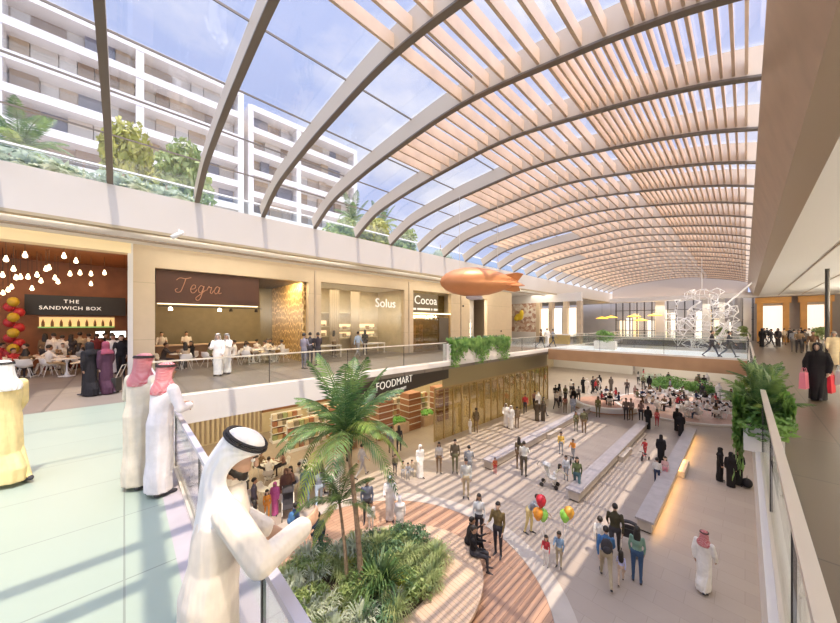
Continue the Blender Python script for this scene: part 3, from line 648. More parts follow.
# ------------------------------------------------------------------ stone benches, planter island, food court decks
def ellipse(cx, cy, a, b, n=64, rot=0.): return [(cx + a * math.cos(2 * PI * i / n) * math.cos(rot) - b * math.sin(2 * PI * i / n) * math.sin(rot), cy + a * math.cos(2 * PI * i / n) * math.sin(rot) + b * math.sin(2 * PI * i / n) * math.cos(rot)) for i in range(n)]
M_stone = mat('grey_stone_bench', (.40, .36, .36), .45, 0, .1, 3); M_stoneside = mat('sand_stone_side', (.50, .43, .36), .5, 0, .1, 3)
for i, (x, y0, y1) in enumerate(((-9.6, 14.2, 29.5), (-5.25, 14.4, 28.4), (-2.62, 14.2, 29.0))):
    t = thing('stone_bench', ['long stone bench nearest the brick pillars', 'long stone bench in the middle of the striped floor', 'long stone bench farthest from the brick pillars with a warm glow at its foot'][i], 'bench', (x, (y0 + y1) / 2, 0))
    h = (y1 - y0) / 2
    MB().box(-.22, .22, -h, h, .06, .42).build('body', M_stoneside, t); MB().box(-.29, .29, -h - .05, h + .05, .42, .5).build('seat_top', M_stone, t)
    MB().box(-.18, .18, -h + .05, h - .05, 0, .06).build('plinth', M_dark, t)
    MB().box(.2, .5, -1.0, 1.0, .0, .30).build('end_step', M_stoneside, t)
    if i == 2: MB().box(.225, .28, -h + .1, h - .1, .405, .418).build('glow_strip', emis('orange_led', (1, .60, .22), 14), t)
DC = (-7.3, 5.4)
tag(MB().ringslab(ellipse(*DC, 5.35, 5.35), ellipse(*DC, 4.75, 4.75), 0.001, .035).build('deck_border', mat('pale_kerb_stone', (.47, .41, .36), .5, 0, .08, 2)), 'pale curved stone border around the round timber deck', 'border')
tag(MB().prism(ellipse(*DC, 4.74, 4.74), .001, .03).build('timber_deck', M_wood), 'round reddish timber deck around the planted island', 'deck')
PC = (-7.25, 5.0); PI_ = (-7.75, 4.85)
t = thing('island_bench', 'broad oval timber bench rim around the palm planter', 'bench', (0, 0, 0))
outer = ellipse(*PC, 2.5, 3.5, 72, R(-14)); inner = ellipse(*PI_, 1.75, 2.75, 72, R(-14))
sc_ = lambda P, c, k: [(c[0] + (p[0] - c[0]) * k, c[1] + (p[1] - c[1]) * k) for p in P]
MB().ringslab(outer, inner, .36, .46).build('seat', tiled('pale_bench_planks', (.62, .44, .31), (.57, .40, .275), (.38, .24, .15), 2.5, .12, .006, .5, offset=.4, var=.12), t)
MB().ringslab(sc_(outer, PC, .95), inner, .03, .36).build('skirt', mat('warm_skirt', (.45, .26, .12), .5), t)
soil = MB().prism(ellipse(*PI_, 1.74, 2.74, 60, R(-14)), .03, .40).build('soil', mat('soil', (.10, .07, .045), .9, 0, .3, 20)); tag(soil, 'dark soil bed inside the oval bench', 'soil', kind='stuff')
FC = (-4.2, 37.6)
tag(MB().prism(ellipse(*FC, 4.9, 5.6), .001, .12).build('timber_deck', mat('pinkish_deck', (.55, .36, .27), .5, 0, .12, 2)), 'round pinkish deck of the far food court', 'deck')
tag(MB().ringslab(ellipse(*FC, 5.2, 5.9), ellipse(*FC, 4.91, 5.61), .001, .14).build('deck_border', M_white), 'pale kerb around the far food court deck', 'border')
F2 = (-9.2, 33.5)
tag(MB().prism(ellipse(*F2, 2.9, 3.6), .001, .1).build('timber_deck', mat('red_deck', (.48, .27, .19), .5, 0, .12, 2)), 'smaller reddish deck left of the food court beneath the footbridge', 'deck')
ringp = [(F2[0] + 2.9 * math.cos(a), F2[1] + 3.6 * math.sin(a)) for a in np.linspace(R(200), R(340), 30)]; ringq = [(F2[0] + 2.4 * math.cos(a), F2[1] + 3.1 * math.sin(a)) for a in np.linspace(R(340), R(200), 30)]
tag(MB().prism(ringp + ringq, .1, .5).build('curved_bench', M_whitep), 'curved white bench on the smaller reddish deck', 'bench')
# ------------------------------------------------------------------ plants
M_leaf = leafmat('palm_leaf', (.055, .14, .05), (.20, .30, .09)); M_leaf2 = leafmat('bright_palm_leaf', (.16, .27, .05), (.36, .42, .10))
M_bush = leafmat('bush_leaf', (.20, .30, .10), (.44, .50, .18)); M_yell = leafmat('yellow_bush_leaf', (.30, .33, .05), (.55, .52, .12))
M_silver = leafmat('silver_leaf', (.42, .48, .34), (.66, .68, .54)); M_grass = leafmat('grass_blades', (.28, .36, .14), (.52, .56, .26)); M_dleaf = leafmat('deep_leaf', (.10, .20, .10), (.24, .36, .18))
M_ivy = leafmat('ivy_leaf', (.10, .24, .05), (.28, .46, .12))
M_trunk = mat('palm_trunk', (.36, .25, .16), .8, 0, .3, 12, bump=.4)
def frond_mesh(L_, droop, rise, seed, wid=.34, n=30, mats=None, name='frond'):
    rnd = random.Random(seed); mb = MB(); P = []
    for i in range(n + 1):
        s = i / n; P.append(Vector((L_ * (s - .22 * droop * s * s), 0, L_ * (rise * s - droop * s * s))))
    mb.tube(P, [.018 * (1 - .85 * i / n) + .003 for i in range(n + 1)], 5)
    for i in range(3, n + 1):
        s = i / n; t = (P[i] - P[i - 1]).normalized(); w = wid * L_ * (math.sin(PI * min(1, s * .88 + .1)) ** .7) * .62
        for sd in (-1, 1):
            d = (t * .75 + Vector((0, sd, -.25 + rnd.uniform(-.18, .1)))).normalized(); l = w * rnd.uniform(.85, 1.1)
            a = P[i]; b = a + d * l * .55; c = a + d * l + Vector((0, 0, -.16 * l)); nn = t * (.022 * L_ / 1.6)
            mb.add([a - nn * .6, a + nn * .6, b + nn, b - nn, c], [(0, 1, 2, 3), (3, 2, 4)])
    return mb.mesh(name, mats or M_leaf)
def tuft_mesh(h, n, spread, w, seed, m, name='foliage', bend=.5):
    rnd = random.Random(seed); mb = MB()
    for i in range(n):
        a = rnd.uniform(0, 2 * PI); l = h * rnd.uniform(.6, 1.1); sp = spread * rnd.uniform(.25, 1); r0 = rnd.uniform(0, .12) * spread
        u_ = Vector((math.cos(a), math.sin(a), 0)); s_ = Vector((-math.sin(a), math.cos(a), 0)) * w
        P = [u_ * r0, u_ * (r0 + sp * .35) + Vector((0, 0, l * .6)), u_ * (r0 + sp * .75) + Vector((0, 0, l * (1 - bend * .2))), u_ * (r0 + sp * 1.1) + Vector((0, 0, l * (1 - bend * .6)))]
        mb.add([P[0] - s_ * .5, P[0] + s_ * .5, P[1] + s_, P[1] - s_, P[2] + s_ * .8, P[2] - s_ * .8, P[3]], [(0, 1, 2, 3), (3, 2, 4, 5), (5, 4, 6)])
    return mb.mesh(name, m)
def bush_mesh(rx, ry, rz, n, leaf, seed, m, name='foliage', lumps=7):
    rnd = random.Random(seed); mb = MB()
    C = [(Vector((rnd.uniform(-.5, .5) * rx, rnd.uniform(-.5, .5) * ry, rnd.uniform(.3, .75) * rz * 2 - rz * .2)), rnd.uniform(.4, .65)) for _ in range(lumps)]
    for i in range(n):
        c, k = rnd.choice(C)
        v = Vector((rnd.gauss(0, 1), rnd.gauss(0, 1), rnd.gauss(0, 1))).normalized() * rnd.uniform(.65, 1) 
        p = c + Vector((v.x * rx * k, v.y * ry * k, v.z * rz * k))
        if p.z < .02: continue
        n1 = (v + Vector((rnd.gauss(0, .5), rnd.gauss(0, .5), rnd.gauss(0, .5)))).normalized(); t1 = n1.cross(Vector((rnd.gauss(0, 1), rnd.gauss(0, 1), rnd.gauss(0, 1)))).normalized(); t2 = n1.cross(t1)
        l = leaf * rnd.uniform(.7, 1.3)
        mb.add([p - t1 * l, p + t2 * l * .45, p + t1 * l, p - t2 * l * .45], [(0, 1, 2, 3)])
    return mb.mesh(name, m)
FR = [frond_mesh(1.9, d, r, i, mats=M_leaf) for i, (d, r) in enumerate(((.35, .9), (.55, .75), (.8, .6), (.95, .35)))]
FRB = [frond_mesh(1.9, d, r, i + 9, mats=M_leaf2) for i, (d, r) in enumerate(((.7, .7), (.9, .45)))]
def palm(name, label, loc, h, n, size, seed, lean=(0, 0), trunk=.11, cat='palm tree', up=0.):
    rnd = random.Random(seed); t = thing(name, label, cat, loc)
    P = [Vector((lean[0] * (k / 8) ** 1.6, lean[1] * (k / 8) ** 1.6, h * k / 8)) for k in range(9)]
    if h > .1: MB().tube(P, [trunk * (1.25 - .55 * k / 8) for k in range(9)], 10).build('trunk', M_trunk, t, True)
    for i in range(n):
        s = i / n; k = 0 if s < .22 else 1 if s < .5 else 2 if s < .78 else 3
        me = FR[k] if rnd.random() < .78 or k < 2 else FRB[k - 2]
        o = link('frond', me, t, P[-1], i * 2.4 + rnd.uniform(-.2, .2)); o.scale = (size * rnd.uniform(.85, 1.1),) * 3
        o.rotation_euler.y = -(.62 - s * .75) - up + rnd.uniform(-.1, .1)
    return t
pz = .40
b1 = Vector((-7.35, 4.75, pz)); palm('palm_tree', 'tall feathery palm standing in the oval planter', b1, 4.35, 26, 1.12, 1, (-.45, -.2), .07)
palm('palm_tree', 'shorter blue green palm leaning beside the tall one in the oval planter', (-7.75, 4.55, pz), 2.35, 11, .72, 5, (-.25, -.1), .05)
SHB = [('silver_shrub', tuft_mesh(.62, 170, .5, .018, 1, M_silver), 'silvery spiky shrub in the oval planter'), ('green_shrub', bush_mesh(.5, .5, .42, 700, .06, 2, M_bush), 'leafy green shrub in the oval planter'),
       ('grass_clump', tuft_mesh(.75, 190, .62, .014, 3, M_grass, bend=.9), 'arching grass clump in the oval planter'), ('dark_shrub', bush_mesh(.45, .45, .4, 600, .055, 4, M_dleaf), 'dark leafy shrub in the oval planter'),
       ('yellow_shrub', bush_mesh(.42, .42, .36, 600, .05, 6, M_yell), 'yellow green shrub in the oval planter')]
rnd = random.Random(11); pts = []
tries = 0
while len(pts) < 62 and tries < 4000:
    tries += 1
    x = rnd.uniform(-1.7, 1.7); y = rnd.uniform(-2.7, 2.7)
    if ((x - .2 * y) / 1.62) ** 2 + (y / 2.6) ** 2 > 1: continue
    if all((x - a) ** 2 + (y - b) ** 2 > .33 ** 2 for a, b in pts): pts.append((x, y))
for i, (x, y) in enumerate(pts):
    k = rnd.choice((0, 0, 0, 1, 1, 1, 2, 2, 2, 3, 3, 4)); nm, me, lb = SHB[k]
    o = link(nm, me, None, (PI_[0] + x, PI_[1] + y, pz - .02), rnd.uniform(0, 6.28)); s = rnd.uniform(.7, 1.1); o.scale = (s, s, s * rnd.uniform(.7, 1.0))
    tag(o, lb, 'shrub', lb.replace(' shrub', ' shrubs').replace(' clump', ' clumps'))
o = link('fan_shrub', tuft_mesh(1.0, 150, 1.0, .022, 8, M_leaf, bend=.8), None, (-6.95, 5.1, pz)); tag(o, 'large radiating dark green plant beside the palm trunk', 'shrub')
# hanging planter of the shop gallery
t = thing('ivy_planter', 'white planter box with trailing ivy on the shop gallery edge', 'planter', (-12.05, 16.95, F))
MB().box(-.38, .22, -3.2, 3.2, 0, 1.0).build('box', M_white, t)
def trail(y0, y1, dz, n, seed, x0=.1, x1=.42):
    rnd = random.Random(seed); mb = MB()
    for i in range(n):
        y = rnd.uniform(y0, y1); f = .5 + .5 * math.sin(y * 2.3 + seed) ; z = .25 - abs(rnd.gauss(0, .55)) * dz * (.45 + .75 * f); z = max(z, -dz * 1.3)
        x = rnd.uniform(x0, x1); l = rnd.uniform(.06, .12); a = rnd.uniform(0, 6.28)
        d = Vector((rnd.uniform(-.3, .3), math.cos(a), math.sin(a) - .5)).normalized(); e = d.cross(Vector((1, rnd.uniform(-.5, .5), 0))).normalized()
        p = Vector((x, y, z)); mb.add([p - d * l, p + e * l * .5, p + d * l, p - e * l * .5], [(0, 1, 2, 3)])
    return mb
trail(-3.2, 3.2, 1.0, 6500, 2).build('trailing_ivy', M_ivy, t, False, (0, 0, 1.0))
for i in range(9): link('upright_leaves', tuft_mesh(.45, 40, .35, .03, i, M_dleaf if i % 2 else M_ivy), t, (-.1, -2.9 + i * .72, .98))
# palm pot on the edge of the brown floor
t = thing('palm_planter', 'white planter box with bushy palm and trailing leaves by the brown floor railing', 'planter', (.18, 9.05, F))
MB().box(-.2, .28, -1.1, 1.2, 0, .42).build('box', M_white, t)
for i in range(4):
    o = link('foliage', bush_mesh(.36, .42, .34, 650, .06, 70 + i, M_ivy), t, (.04, -.95 + i * .62, .22))
rnd = random.Random(2)
for j, (yy, nn, sc) in enumerate(((-.75, 22, .44), (-.1, 24, .5), (.7, 20, .5))):
    for i in range(nn):
        o = link('frond', (FR + FRB)[rnd.choice((0, 0, 1, 1, 2, 4))], t, (.02 + rnd.uniform(-.06, .06), yy, .5), rnd.uniform(0, 6.28)); k = sc * rnd.uniform(.7, 1.2); o.scale = (k, k, k); o.rotation_euler.y = -rnd.uniform(.3, 1.35)
trail(-1.1, 1.2, 1.0, 3000, 5, -.33, -.2).build('trailing_leaves', M_ivy, t, False, (0, 0, .65)); trail(-1.1, 1.2, .5, 900, 6, .27, .4).build('trailing_leaves', M_ivy, t, False, (0, 0, .65))
# planter on the footbridge
p = at(632 - 27, 349, F); t = thing('bush_planter', 'white planter with a leafy bush at the shop end of the footbridge', 'planter', (-8.3, 30, F))
MB().box(-.8, .8, -.35, .35, 0, .7).build('box', M_white, t); link('foliage', bush_mesh(.95, .5, .6, 1100, .08, 3, M_ivy), t, (0, 0, .6))
for i, (u, v) in enumerate(((720, 322), (744, 322), (818, 322))):
    p = ony(u, 330, 52 if u < 800 else 50); t = thing('potted_plant', ['leafy potted plant before the far glass front', 'leafy potted plant next to the roof beam end', 'tall leafy potted plant beside the orange portals'][i], 'plant', (p.x, p.y if u > 800 else 52.5, F))
    MB().lathe([(.3, 0), (.42, .7), (.36, .7), (.3, .6)], 14).build('pot', M_whitep, t, True); link('foliage', bush_mesh(.7, .7, .8, 600, .12, 20 + i, M_bush), t, (0, 0, .5))
for i, (x, y, a) in enumerate(((-6.3, 46.0, 1.9), (-3.4, 45.2, 1.5), (-8.0, 47.5, 1.2))):
    t = thing('shrub_bed', ['large rounded green shrub bed behind the food court', 'low green shrub bed behind the food court toward the brown floor', 'small pale shrub bed behind the food court'][i], 'shrub bed', (x, y, 0))
    MB().lathe([(a, 0), (a + .1, .4), (a - .1, .4), (a - .1, .3)], 24).build('kerb', M_white, t); link('foliage', bush_mesh(a, a, .75, 2200, .12, 30 + i, M_ivy if i < 2 else M_silver, lumps=14), t, (0, 0, .3))

# ------------------------------------------------------------------ roof terrace and apartment houses outside
TZ = CZ + 4.35
struct('floor_terrace', MB().box(-24, XF - .35, -22, 44, TZ - .4, TZ), mat('terrace_paving', (.6, .56, .5), .7), 'roof terrace outside the vault')
t = thing('glass_parapet', 'glass parapet along the roof terrace outside the vault', 'parapet', (-15.6, 8, TZ))
for i in range(18): MB().box(-.01, .01, -27 + i * 3 + .03, -24 + i * 3 - .03, 0, 1.15).build('glass_panel', glass('parapet_glass', (.92, .96, .95), .4, .02, .06), t)
MB().box(-.04, .04, -27, 27, 1.15, 1.2).build('handrail', M_whitep, t)
BM = [bush_mesh(1.5, 1.5, 1.7, 2600, .17, 41, M_yell, lumps=9), bush_mesh(1.5, 1.5, 1.7, 2600, .17, 42, M_bush, lumps=9), bush_mesh(1.1, 1.1, .75, 1300, .13, 43, M_silver, lumps=8)]
def tb(nm, me, u, X, sc, lab, stem=True):
    y = onx(u, 100, X).y
    t = thing(nm, lab, 'shrub', (X, y, TZ)); o = link('foliage', me, t, (0, 0, .15)); o.scale = sc
    MB().tube([(0, 0, 0), (.05, 0, .6), (0, .05, 1.5 * sc[2])], [.09, .07, .03], 8).build('stem', M_trunk, t); return t
tb('terrace_bush', BM[0], 131, -17.2, (.72, .72, 1.28), 'yellow green bush on the terrace right of the first dark roof rib')
tb('terrace_bush', BM[1], 180, -18.2, (.92, .92, 1.4), 'big dark green bush on the terrace beside the yellow one')
tb('terrace_bush', BM[2], 122, -16.4, (1.3, 1.3, 1), 'low silvery bush behind the glass parapet under the yellow bush'); tb('terrace_bush', BM[2], 165, -16.5, (1.3, 1.3, .9), 'low silvery bush behind the glass parapet under the dark green bush')
tb('terrace_bush', BM[2], 38, -16.5, (1.5, 1.5, 1.0), 'low silvery bush behind the parapet at the near palm'); tb('terrace_bush', BM[2], 8, -16.6, (1.3, 1.3, .9), 'low silvery bush at the outer side of the near palm')
tb('terrace_bush', BM[1], 342, -18, (.8, .8, .8), 'bush on the terrace at the foot of the fourth visible rib'); tb('terrace_bush', BM[0], 372, -17.8, (1.1, 1.1, .95), 'yellow green bush on the terrace far beyond the apartment houses'); tb('terrace_bush', BM[1], 398, -17.8, (1.1, 1.1, .9), 'green bush on the terrace farthest down the vault')
tb('terrace_bush', BM[2], 440, -17.8, (1.1, 1.1, 1.5), 'silvery bush on the terrace above the copper blimp')
for i, (u, X, h, n, s, lb) in enumerate(((20, -17.6, 1.6, 20, .95, 'spreading palm on the terrace outside the near roof glass'), (5, -18.5, 1.2, 14, .8, 'small palm on the terrace half outside the picture'), (352, -18.6, 2.6, 16, .9, 'slim palm on the terrace before the second apartment house'), (381, -18.8, 2.8, 16, .9, 'slim palm on the terrace beyond the second apartment house'))):
    palm('terrace_palm', lb, (X, onx(u, 100, X).y, TZ), h, n, s, 60 + i, (.1, 0), .09)
M_bw = mat('apartment_white', (.80, .76, .72), .6); PANM = [mat('apt_panel%d' % i, c, .6) for i, c in enumerate(((.66, .58, .48), (.50, .37, .24), (.74, .67, .58), (.34, .24, .16), (.22, .22, .26), (.58, .45, .32)))]
M_balc = glass('balcony_glass', (.92, .93, .93), .15, .05, .03)
def house(label, y0, y1, X, seed, nfl, walls):
    rnd = random.Random(seed); zt = CZ + 32; t = thing('apartment_building', label, 'building', (X, (y0 + y1) / 2, 0)); h = (y1 - y0) / 2; fh = 3.15
    MB().box(-9, -2.0, -h + .3, h - .3, 0, zt - .6).build('back_wall', mat('apt_back', (.50, .40, .29), .7), t)
    for k in range(nfl + 1):
        z = zt - k * fh; MB().box(-3, .25, -h, h, z - .84, z).build('floor_slab' if k else 'roof_slab', M_bw, t)
    for s in walls: MB().box(-3, .2, -h + s * 2 * h - .35, -h + s * 2 * h + .35, zt - nfl * fh, zt - .1).build('cross_wall', M_bw, t)
    for k in range(nfl):
        z = zt - (k + 1) * fh; y = -h + .5
        while y < h - 1.6:
            w_ = rnd.choice((1.3, 1.3, 1.9, 2.4)); m = rnd.choice(PANM)
            MB().box(-1.98, -1.9 + rnd.choice((0, .5)), y, min(y + w_ - .08, h - .5), z, z + fh - .62).build('facade_panel', m, t)
            y += w_
        MB().box(.12, .15, -h + .3, h - .3, z, z + .95).build('balcony_glass', M_balc, t)
    return t
house('white framed apartment house with recessed balconies outside the near roof glass', -8.6, 11.6, -48, 4, 9, (0, .49, 1))
house('second white framed apartment house farther along outside the vault', 13.4, 31, -50, 9, 9, (0, .4, 1))

# ------------------------------------------------------------------ hanging things
t = thing('blimp', 'copper coloured blimp model hanging under the vault above the ivy planter', 'blimp', (-8.6, 12.0, CZ + 1.92)); t.rotation_euler.z = math.atan2(RT.y, RT.x) + .05
M_cop = mat('copper_skin', (.60, .25, .10), .38, .25, .06, 2)
prof = [(-1.82, .01), (-1.75, .2), (-1.55, .4), (-1.2, .57), (-.7, .68), (-.1, .70), (.5, .62), (1.0, .47), (1.45, .28), (1.75, .12), (1.9, .02)]
MB().loft([[Vector((x, r * math.cos(2 * PI * j / 32), r * .96 * math.sin(2 * PI * j / 32))) for j in range(32)] for x, r in prof]).build('envelope', M_cop, t, True)
for k in range(4):
    a = k * PI / 2 + .5; d = Vector((0, math.cos(a), math.sin(a))); s = Vector((0, -math.sin(a), math.cos(a))) * .02
    q = [Vector((1.1, 0, 0)) + d * .36, Vector((1.75, 0, 0)) + d * .48, Vector((2.05, 0, 0)) + d * .42, Vector((1.85, 0, 0)) + d * .05]
    MB().loft([[p - s for p in q], [p + s for p in q]]).build('tail_fin', M_cop, t)
MB().ell((-.2, 0, -.72), (.42, .13, .13)).build('gondola', mat('gondola_lilac', (.45, .40, .44), .4), t, True)
for x in (-.9, .9): MB().tube([(x, 0, .55), (x, 0, 4.0)], .01, 6).build('hanging_wire', M_steel, t)
t = thing('lattice_sculpture', 'white branching lattice sculpture hanging over the far void', 'sculpture', (-2.6, 36.5, CZ))
rnd = random.Random(8); mb = MB(); N = []
for i in range(230):
    z = rnd.uniform(-2.6, 3.0); r_ = 1.1 + .9 * math.sin((z + 2.6) * .6) ; a = rnd.uniform(0, 6.28); q = math.sqrt(rnd.random()) * r_
    N.append(Vector((q * math.cos(a) * 1.35, q * math.sin(a), z)))
for i, a in enumerate(N):
    for b in sorted(N, key=lambda b: (b - a).length)[1:4]: mb.tube([a, b], .026, 5)
mb.build('lattice', mat('sculpture_white', (.9, .88, .86), .4), t)
MB().tube([(0, 0, 2.8), (0, 0, rz_(-2.6) - CZ + .1)], .03, 8).build('hanging_rod', M_whitep, t)
for k, (a, b) in enumerate((((1.2, 0, 1.2), (3.0, .5, 3.3)), ((.6, 0, -2.3), (1.7, 0, .3)))): MB().tube([a, b], .07, 6).build('branch', mat('sculpture_white', (0, 0, 0)), t)
# hanging banners at the far right of the atrium
for i, x in enumerate((-1.4, -.55)):
    s = MB(); s.loft([[Vector((.34 * math.cos(a) * k, .12 * math.sin(a) * k, z)) for a in np.linspace(0, 2 * PI, 13)[:-1]] for z, k in ((0, .3), (.15, .9), (.5, 1), (2.9, 1), (3.0, .9))])
    tag(s.build('hanging_banner', mat('grey_banner', (.36, .34, .33), .7), None, True, (x, 54, CE - 3.2)), '%s long grey rounded banner before the far glass beside the roof beam' % ('first' if i else 'second'), 'banner')
# ------------------------------------------------------------------ people
def remeshed(mb, vox, smooth=2):
    me = bpy.data.meshes.new('tmp'); me.from_pydata(mb.v, [], mb.f); o = bpy.data.objects.new('tmp', me); COL.objects.link(o)
    m = o.modifiers.new('r', 'REMESH'); m.mode = 'VOXEL'; m.voxel_size = vox; m.use_smooth_shade = True
    if smooth: s = o.modifiers.new('s', 'SMOOTH'); s.factor = .5; s.iterations = smooth
    dg = bpy.context.evaluated_depsgraph_get(); dg.update()
    r = bpy.data.meshes.new_from_object(o.evaluated_get(dg)); bpy.data.objects.remove(o); bpy.data.meshes.remove(me)
    return r
POSE = dict(stand=dict(), stand1=dict(sf=(10, 20), el=(15, 80)), stand2=dict(sf=(0, -4), el=(8, 12), hip=(6, -3), kn=(6, 4)), talk=dict(sf=(25, 12), el=(85, 60)),
            walk=dict(hip=(24, -18), kn=(6, 26), sf=(-18, 20), el=(14, 22)), walk2=dict(hip=(-18, 24), kn=(26, 6), sf=(20, -18), el=(22, 14)), stride=dict(hip=(30, -24), kn=(8, 34), sf=(-22, 26), el=(14, 28)),
            sit=dict(hip=(86, 84), kn=(84, 80), sf=(34, 36), el=(58, 62), seat=.53), sit2=dict(hip=(84, 88), kn=(86, 70), sf=(40, 55), el=(80, 50), seat=.53, lean=14),
            push=dict(hip=(14, -12), kn=(6, 20), sf=(28, 28), el=(48, 48)), lean=dict(lean=13, sf=(42, 44), el=(58, 62)), bend=dict(lean=38, sf=(40, 50), el=(20, 20), hip=(10, -4), kn=(14, 10)),
            carry=dict(hip=(20, -15), kn=(6, 24), sf=(2, 4), el=(8, 8), ab=16), hero=dict(lean=10, sf=(4, 34), el=(58, 60), head=28, ab=30, fold=42, yaw=18), pace=dict(hip=(13, -10), kn=(4, 14), sf=(-10, 12), el=(14, 20)), rail=dict(lean=7, sf=(8, 8), el=(76, 76), ab=20, fold=48))
def skeleton(pose, fem=False, child=False):
    q = dict(hip=(2, -2), kn=(3, 3), sf=(4, 2), el=(14, 14), ab=9, lean=0, seat=None, head=0, fold=4); q.update(POSE[pose])
    J = {}; sw = .160 if fem else .180; Lt = .43
    ln = R(q['lean']); up = Vector((0, math.sin(ln), math.cos(ln))); P = Vector((0, 0, 0)); low = 1e9
    for i, s in enumerate((-1, 1)):
        a = R(q['hip'][i]); k = a - R(q['kn'][i]); h = P + Vector((s * .092, 0, -.02)); kn = h + Vector((s * .012, math.sin(a), -math.cos(a))) * Lt; an = kn + Vector((0, math.sin(k), -math.cos(k))) * Lt
        J['hip', i] = h; J['knee', i] = kn; J['ankle', i] = an; J['toe', i] = an + Vector((s * .03, .17 * math.cos(k), -.05 + .17 * math.sin(k))) if q['seat'] is None else an + Vector((s * .03, .17, -.05)); low = min(low, an.z)
    z0 = q['seat'] if q['seat'] else .085 - low
    sh = Vector((0, 0, z0)); P = P + sh
    for k in list(J): J[k] = J[k] + sh
    J['P'] = P; J['up'] = up; J['neck'] = P + up * .52; J['head'] = P + up * .52 + Vector((0, .02 + .05 * math.sin(R(q['head'])), .155)); J['pitch'] = q['head']; J['yaw'] = q.get('yaw', 0)
    for i, s in enumerate((-1, 1)):
        f = R(q['sf'][i]); b = R(q['ab']); e = f + R(q['el'][i]); S = P + up * .46 + Vector((s * sw, 0, 0))
        E = S + Vector((s * math.sin(b), math.sin(f) * math.cos(b), -math.cos(f) * math.cos(b))) * .285
        fd = Vector((-s * math.sin(R(q['fold'])), math.sin(e), -math.cos(e))).normalized(); W = E + fd * .255
        J['sh', i] = S; J['el', i] = E; J['wr', i] = W; J['fd', i] = fd
    return J
def headM(J, k=1.): return Matrix.Translation(J['head']) @ Matrix.Rotation(-R(J['yaw']), 4, 'Z') @ Matrix.Rotation(-R(J['pitch']), 4, 'X') @ Matrix.Scale(k, 4)
CACHE = {}
